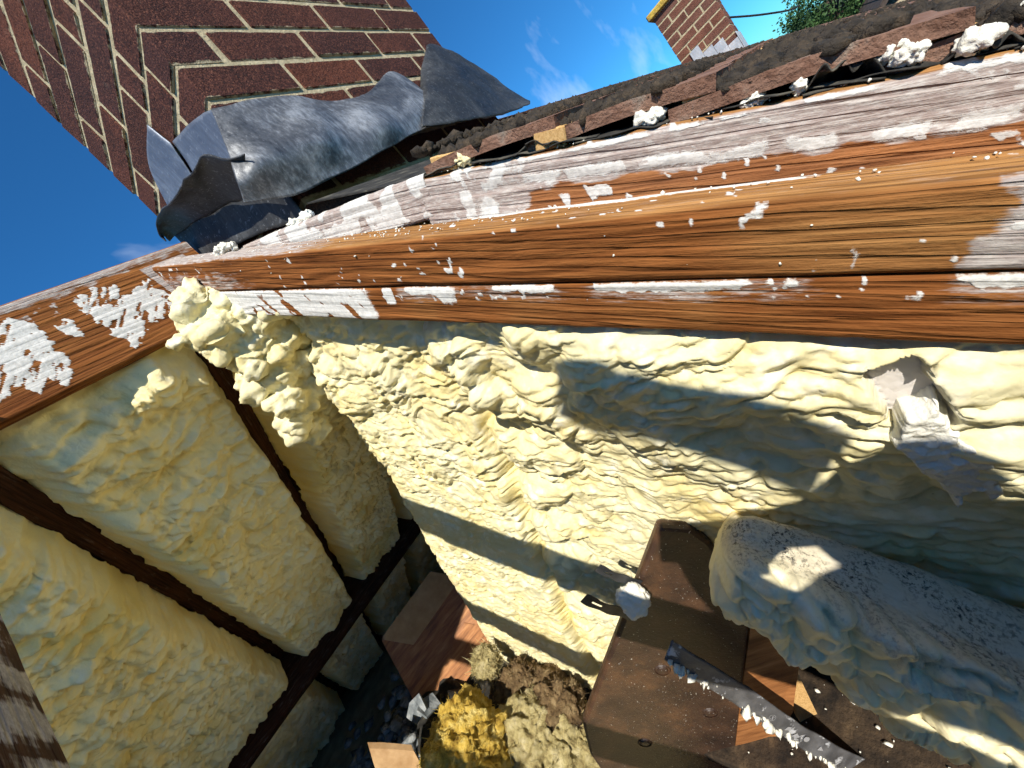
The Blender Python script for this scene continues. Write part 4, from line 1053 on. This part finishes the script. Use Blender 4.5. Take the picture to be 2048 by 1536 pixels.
# wooden box lying tilted in the corner
bx_ = empty('wooden_box', (.30, 2.40, -1.45)); tag(bx_, 'old reddish wooden drawer box lying tilted in the corner below the purlin', 'box')
ax1 = Vector((.31, -.13, .03)); ax2 = Vector((-.122, -.11, -.294)); ax3 = Vector((-.061, .093, .135))
b0 = Vector((.0037, .038, .3016))
prism('side', [b0, b0 + ax1 * 1.25, b0 + ax1 * 1.25 + ax2 * 1.1, b0 + ax2 * 1.1], ax3 * .12, warm, bx_, .004)
tanw = mat_simple('pale_ply', [(.35, (.34, .20, .09)), (.65, (.50, .33, .17))], 12, .8, .3, 90, .002)
prism('lid', [b0 + ax3 * .1, b0 + ax1 * 1.25 + ax3 * .1, b0 + ax1 * 1.25 + ax3 * 1.1, b0 + ax3 * 1.1], ax2 * .06, tanw, bx_, .003)
prism('front', [b0 + ax3 * .12 - ax1 * .06, b0 + ax3 * 1.05 - ax1 * .06, b0 + ax3 * 1.05 + ax2 * 1.08 - ax1 * .06, b0 + ax3 * .12 + ax2 * 1.08 - ax1 * .06], ax1 * .05, warm, bx_, .004)
prism('moulding', [b0 - ax1 * .07 - ax3 * .06, b0 + ax1 * .0 - ax3 * .06, b0 + ax2 * 1.12 - ax3 * .06, b0 + ax2 * 1.12 - ax1 * .07 - ax3 * .06], ax3 * .16, warm, bx_, .004)
prism('base', [b0 + ax2 * 1.0, b0 + ax1 * 1.25 + ax2 * 1.0, b0 + ax1 * 1.25 + ax2 * 1.0 + ax3 * 1.05, b0 + ax2 * 1.0 + ax3 * 1.05], ax2 * .08, warm, bx_, .003)

M['wool'] = mat_simple('yellow_wool', [(.30, (.22, .13, .02)), (.48, (.62, .42, .07)), (.66, (.78, .62, .20)), (.8, (.72, .66, .42))], 22, .95, 1., 200, .012)
M['wool_pale'] = mat_simple('pale_wool', [(.30, (.18, .13, .05)), (.5, (.50, .42, .19)), (.7, (.66, .58, .34))], 26, .95, 1., 220, .012)
M['wool_brown'] = mat_simple('brown_wool', [(.30, (.05, .03, .015)), (.5, (.20, .13, .06)), (.7, (.36, .27, .14))], 26, .95, 1., 200, .012)
wool = [((.050, 1.62, -1.20), (.15, .12, .16), 'wool', 'big golden mineral wool wad in the sun at the bottom'), ((-.03, 1.56, -1.16), (.12, .14, .13), 'wool', 'darker golden wool wad at the bottom edge left of the big one'),
        ((.15, 1.49, -1.38), (.16, .15, .13), 'wool_pale', 'pale fluffy mineral wool wad at the bottom edge'), ((.22, 1.40, -1.45), (.13, .13, .11), 'wool_pale', 'pale wool wad next to the brown cabinet'),
        ((.33, 1.74, -1.17), (.055, .05, .05), 'wool_pale', 'small pale wool tuft beside the wooden box'), ((.33, 1.64, -1.33), (.10, .09, .08), 'wool_brown', 'dirty brown wool tuft at the foot of the flue'),
        ((.30, 1.44, -1.36), (.10, .10, .08), 'wool_brown', 'dark brown crumbled wool below the flue'), ((.36, 1.55, -1.42), (.10, .10, .10), 'wool_brown', 'brown debris lump close to the flue foot')]
def wool_fibres(wd, n, seed, mat):
    """Loose strands standing off the wad, thin two-sided slivers joined in one part."""
    me = wd.data; rs = np.random.RandomState(seed); idx = rs.randint(0, len(me.vertices), n); V, F_ = [], []
    for i in idx:
        v = me.vertices[i]; p = np.array(v.co); nr = np.array(v.normal)
        d = rs.normal(size=3); d -= nr * d.dot(nr) * .6; d = d / np.linalg.norm(d) + nr * .35; L = rs.uniform(.012, .038); w = np.cross(d, nr); w = w / (np.linalg.norm(w) + 1e-6) * rs.uniform(.0006, .0014)
        q = p + d * L * .5 + nr * .004; r = p + d * L + rs.normal(size=3) * .006; b = len(V)
        V += [p - w, p + w, q + w, q - w, r]; F_ += [[b, b + 1, b + 2, b + 3]]; F_ += [[b + 3, b + 2, b + 4, b + 4]]
    me2 = bpy.data.meshes.new('fibres'); me2.from_pydata([tuple(x) for x in V], [], [f if f[2] != f[3] else f[:3] for f in F_])
    tag(link('fibres', me2, mat, wd), kind='stuff')
for k, (c, r_, m_, lab) in enumerate(wool):
    wd = tag(blob('wool_wad', c, r_, M[m_], 640 + 5 * k, 6, (rnd.uniform(-.4, .4), rnd.uniform(-.4, .4), rnd.uniform(0, 3)), .16, .45, .05, .12, .55, fine=.0), lab, 'mineral wool', 'mineral wool wads')
    wool_fibres(wd, 900, 650 + k, M[m_])
M['rubble'] = mat_simple('grey_rubble', [(.3, (.05, .06, .065)), (.5, (.16, .18, .19)), (.7, (.36, .38, .38))], 18, .9, .8, 60, .01)
pts = []
for k in range(520):
    if k < 260: p = (rnd.gauss(-.02, .10), rnd.gauss(2.50, .12), -1.44 + rnd.gauss(0, .07))
    else: p = (rnd.uniform(-.5, .5), rnd.uniform(1.2, 3.4), -1.62 + rnd.uniform(-.14, .12))
    w = rnd.uniform(.012, .04)
    pts.append((p, (w, w * rnd.uniform(.5, 1.3), w * rnd.uniform(.4, 1)), axs))
tag(clump_mass('rubble', pts, M['rubble'], None, 21, 1, .75), 'loose grey rubble and foam crumbs on the attic floor', kind='stuff')
pts = []
for k in range(150):
    p = (rnd.uniform(.32, .70), rnd.uniform(.05, .75), -1.195); w = rnd.uniform(.001, .007) * rnd.random() ** 2 + .0008
    pts.append((p, (w, w * rnd.uniform(.5, 1.6), w * .6), axs))
tag(clump_mass('foam_crumbs', pts, M['foam_cut'], None, 23, 1, .5), 'pale crumbs lying in the dark below the strut', kind='stuff')
bd = link('board', box_me('board', .30, 1.0, -.6, .86, -1.24, -1.20, .004), mat_simple('dirty_board', [(.35, (.012, .009, .007)), (.55, (.045, .030, .018)), (.72, (.10, .066, .036))], 22, .95, .9, 90, .006)); tag(bd, 'dark board behind the strap below the foam wall', 'board')
jo = link('joist', box_me('joist', -.02, .46, -.6, .80, -1.50, -1.40, .004), M['dark_wood']); tag(jo, 'dark dusty boarding below the foam strut at the bottom right', 'boarding')
cd = prism('cardboard', [(-.1695, 2.0526, -1.1041), (-.13, 2.02, -1.02), (-.10, 1.99, -1.07), (-.053, 1.9334, -1.16), (-.10, 1.93, -1.30), (-.20, 2.05, -1.32)], (.01, .02, .012), tanw); tag(cd, 'pale piece of board standing up at the bottom edge left of the wool', 'board')
for (p, e_, lab) in (((.1, 2.15, -1.25), .4, 'dark grey broken slate with a white edge behind the wool'), ((.07, 2.18, -1.22), -.3, 'smaller dark grey slate piece beside the broken slate')):
    o = prism('slate', [(-.05, -.03, 0), (.03, -.05, .01), (.06, .02, 0), (0, .05, -.01), (-.05, .03, 0)], (0, 0, .012), M['rubble']); o.location = p; o.rotation_euler = (.8, e_, e_); tag(o, lab, 'slate')
o = prism('bark_flake', [(-.09, 0, 0), (-.04, .03, .01), (.03, .03, .005), (.09, 0, .03), (.03, -.035, .005), (-.03, -.04, 0)], (0, 0, .006), warm); o.location = (.15, 1.575, -1.262); o.rotation_euler = (.5, .3, .9); tag(o, 'reddish brown wood flake lying on the pale wool', 'wood flake')
tag(blob('rubble_heap', (.12, 2.0, -1.66), (.5, .9, .16), M['felt'], 690, 5, (0, 0, 0), .2, .5, .08, .2, .3), 'dark heap of dirt under the box and the wool', 'dirt')

# ------------------------------------------------------------------ behind the camera: the photographer and a scaffold pole, whose shade falls on the foam
def person():
    J = {'pelvis': (.12, -.50, -.58, .145), 'waist': (.09, -.46, -.40, .125), 'chest': (.0, -.38, -.2, .15), 'neck': (-.03, -.31, -.02, .055), 'head': (-.048, -.27, .07, .078), 'crown': (-.05, -.262, .14, .062),
         'sr': (.09, -.44, -.14, .060), 'er': (.20, -.36, -.34, .046), 'wr': (.085, -.10, -.085, .030), 'sl': (-.13, -.26, .0, .085), 'el': (-.135, -.10, -.05, .078), 'wl': (-.075, -.025, .012, .048),
         'hr': (.19, -.55, -.68, .10), 'kr': (.21, -.43, -1.02, .07), 'ar': (.21, -.52, -1.32, .045), 'tr': (.27, -.42, -1.365, .034), 'hl': (.06, -.47, -.68, .10), 'kl': (.08, -.36, -1.02, .07), 'al': (.07, -.45, -1.32, .045), 'tl': (.13, -.35, -1.365, .034),
         'pr': (.060, -.066, -.055, .022), 'pl': (-.055, .012, .055, .022)}
    E_ = [('pelvis', 'waist'), ('waist', 'chest'), ('chest', 'neck'), ('neck', 'head'), ('head', 'crown'), ('chest', 'sr'), ('sr', 'er'), ('er', 'wr'), ('wr', 'pr'), ('chest', 'sl'), ('sl', 'el'), ('el', 'wl'), ('wl', 'pl'),
          ('pelvis', 'hr'), ('hr', 'kr'), ('kr', 'ar'), ('ar', 'tr'), ('pelvis', 'hl'), ('hl', 'kl'), ('kl', 'al'), ('al', 'tl')]
    names = list(J); vs_ = [J[k][:3] for k in names]; rad = [J[k][3] for k in names]; es = [(names.index(a), names.index(b)) for a, b in E_]
    back = -FWD
    for side, palm in ((1, 'pr'), (-1, 'pl')):
        base = Vector(J[palm][:3])
        for f_ in range(5):                                       # four fingers behind the phone, thumb along its edge
            off = UP * (.026 - .017 * f_) if f_ < 4 else UP * -.035 - RIGHT * side * .004
            k1 = base - RIGHT * side * .022 + off + back * .016; k2 = k1 - RIGHT * side * (.020 if f_ < 4 else .012) + back * .004; k3 = k2 - RIGHT * side * .014
            i0 = len(vs_); vs_ += [tuple(k1), tuple(k2), tuple(k3)]; rad += [.009, .0085, .007]; es += [(names.index(palm), i0), (i0, i0 + 1), (i0 + 1, i0 + 2)]
    root = Vector((.12, -.45, -1.40))
    me = bpy.data.meshes.new('person'); me.from_pydata([tuple(Vector(v) - root) for v in vs_], es, [])
    o = link('person', me, None); o.location = root
    sk_ = o.modifiers.new('skin', 'SKIN'); sk_.use_smooth_shade = True
    for d_, r_ in zip(me.skin_vertices[0].data, rad): d_.radius = (r_, r_)
    me.skin_vertices[0].data[0].use_root = True
    sb = o.modifiers.new('sub', 'SUBSURF'); sb.levels = sb.render_levels = 2
    dep = bpy.context.evaluated_depsgraph_get(); m2 = bpy.data.meshes.new_from_object(o.evaluated_get(dep)); o.modifiers.clear(); o.data = m2
    jac = mat_simple('dark_jacket', [(.3, (.02, .025, .04)), (.7, (.045, .05, .07))], 12, .85); skin_m = mat_simple('skin', [(.3, (.42, .24, .17)), (.7, (.55, .34, .25))], 20, .55, .1); tro = mat_simple('work_trousers', [(.3, (.03, .03, .03)), (.7, (.06, .055, .05))], 12, .9)
    m2.materials.clear()
    for m_ in (jac, skin_m, tro): m2.materials.append(m_)
    for p in m2.polygons:
        c = p.center + root
        p.material_index = 1 if (c.z > -.04 and (c - Vector((-.048, -.27, .08))).length < .15) or c.length < .125 else (2 if c.z < -.62 else 0)
        p.use_smooth = True
    return tag(o, 'person in a dark jacket holding a phone up, behind the viewpoint', 'person')
person()
ph_ = link('phone', box_me('phone', -.078, .078, -.037, .037, 0, .009, .003, 2), black, None, frame(-FWD * .006, RIGHT, UP, -FWD))
ph_.location = -FWD * .006; tag(ph_, 'black phone held in both hands behind the viewpoint', 'phone')
galv = mat_simple('galvanised', [(.3, (.25, .26, .27)), (.7, (.45, .46, .47))], 8, .4, .2, 60, .001, metallic=.8)
tag(tube('scaffold_pole', [(-.2252, -.1816, .6462), (-.24, -.29, .567), (-.2521, -.4044, .4878), (-.2629, -.4571, .4476)], .028, galv, None, 16, 12), 'steel scaffold pole above and behind the viewpoint', 'pole')
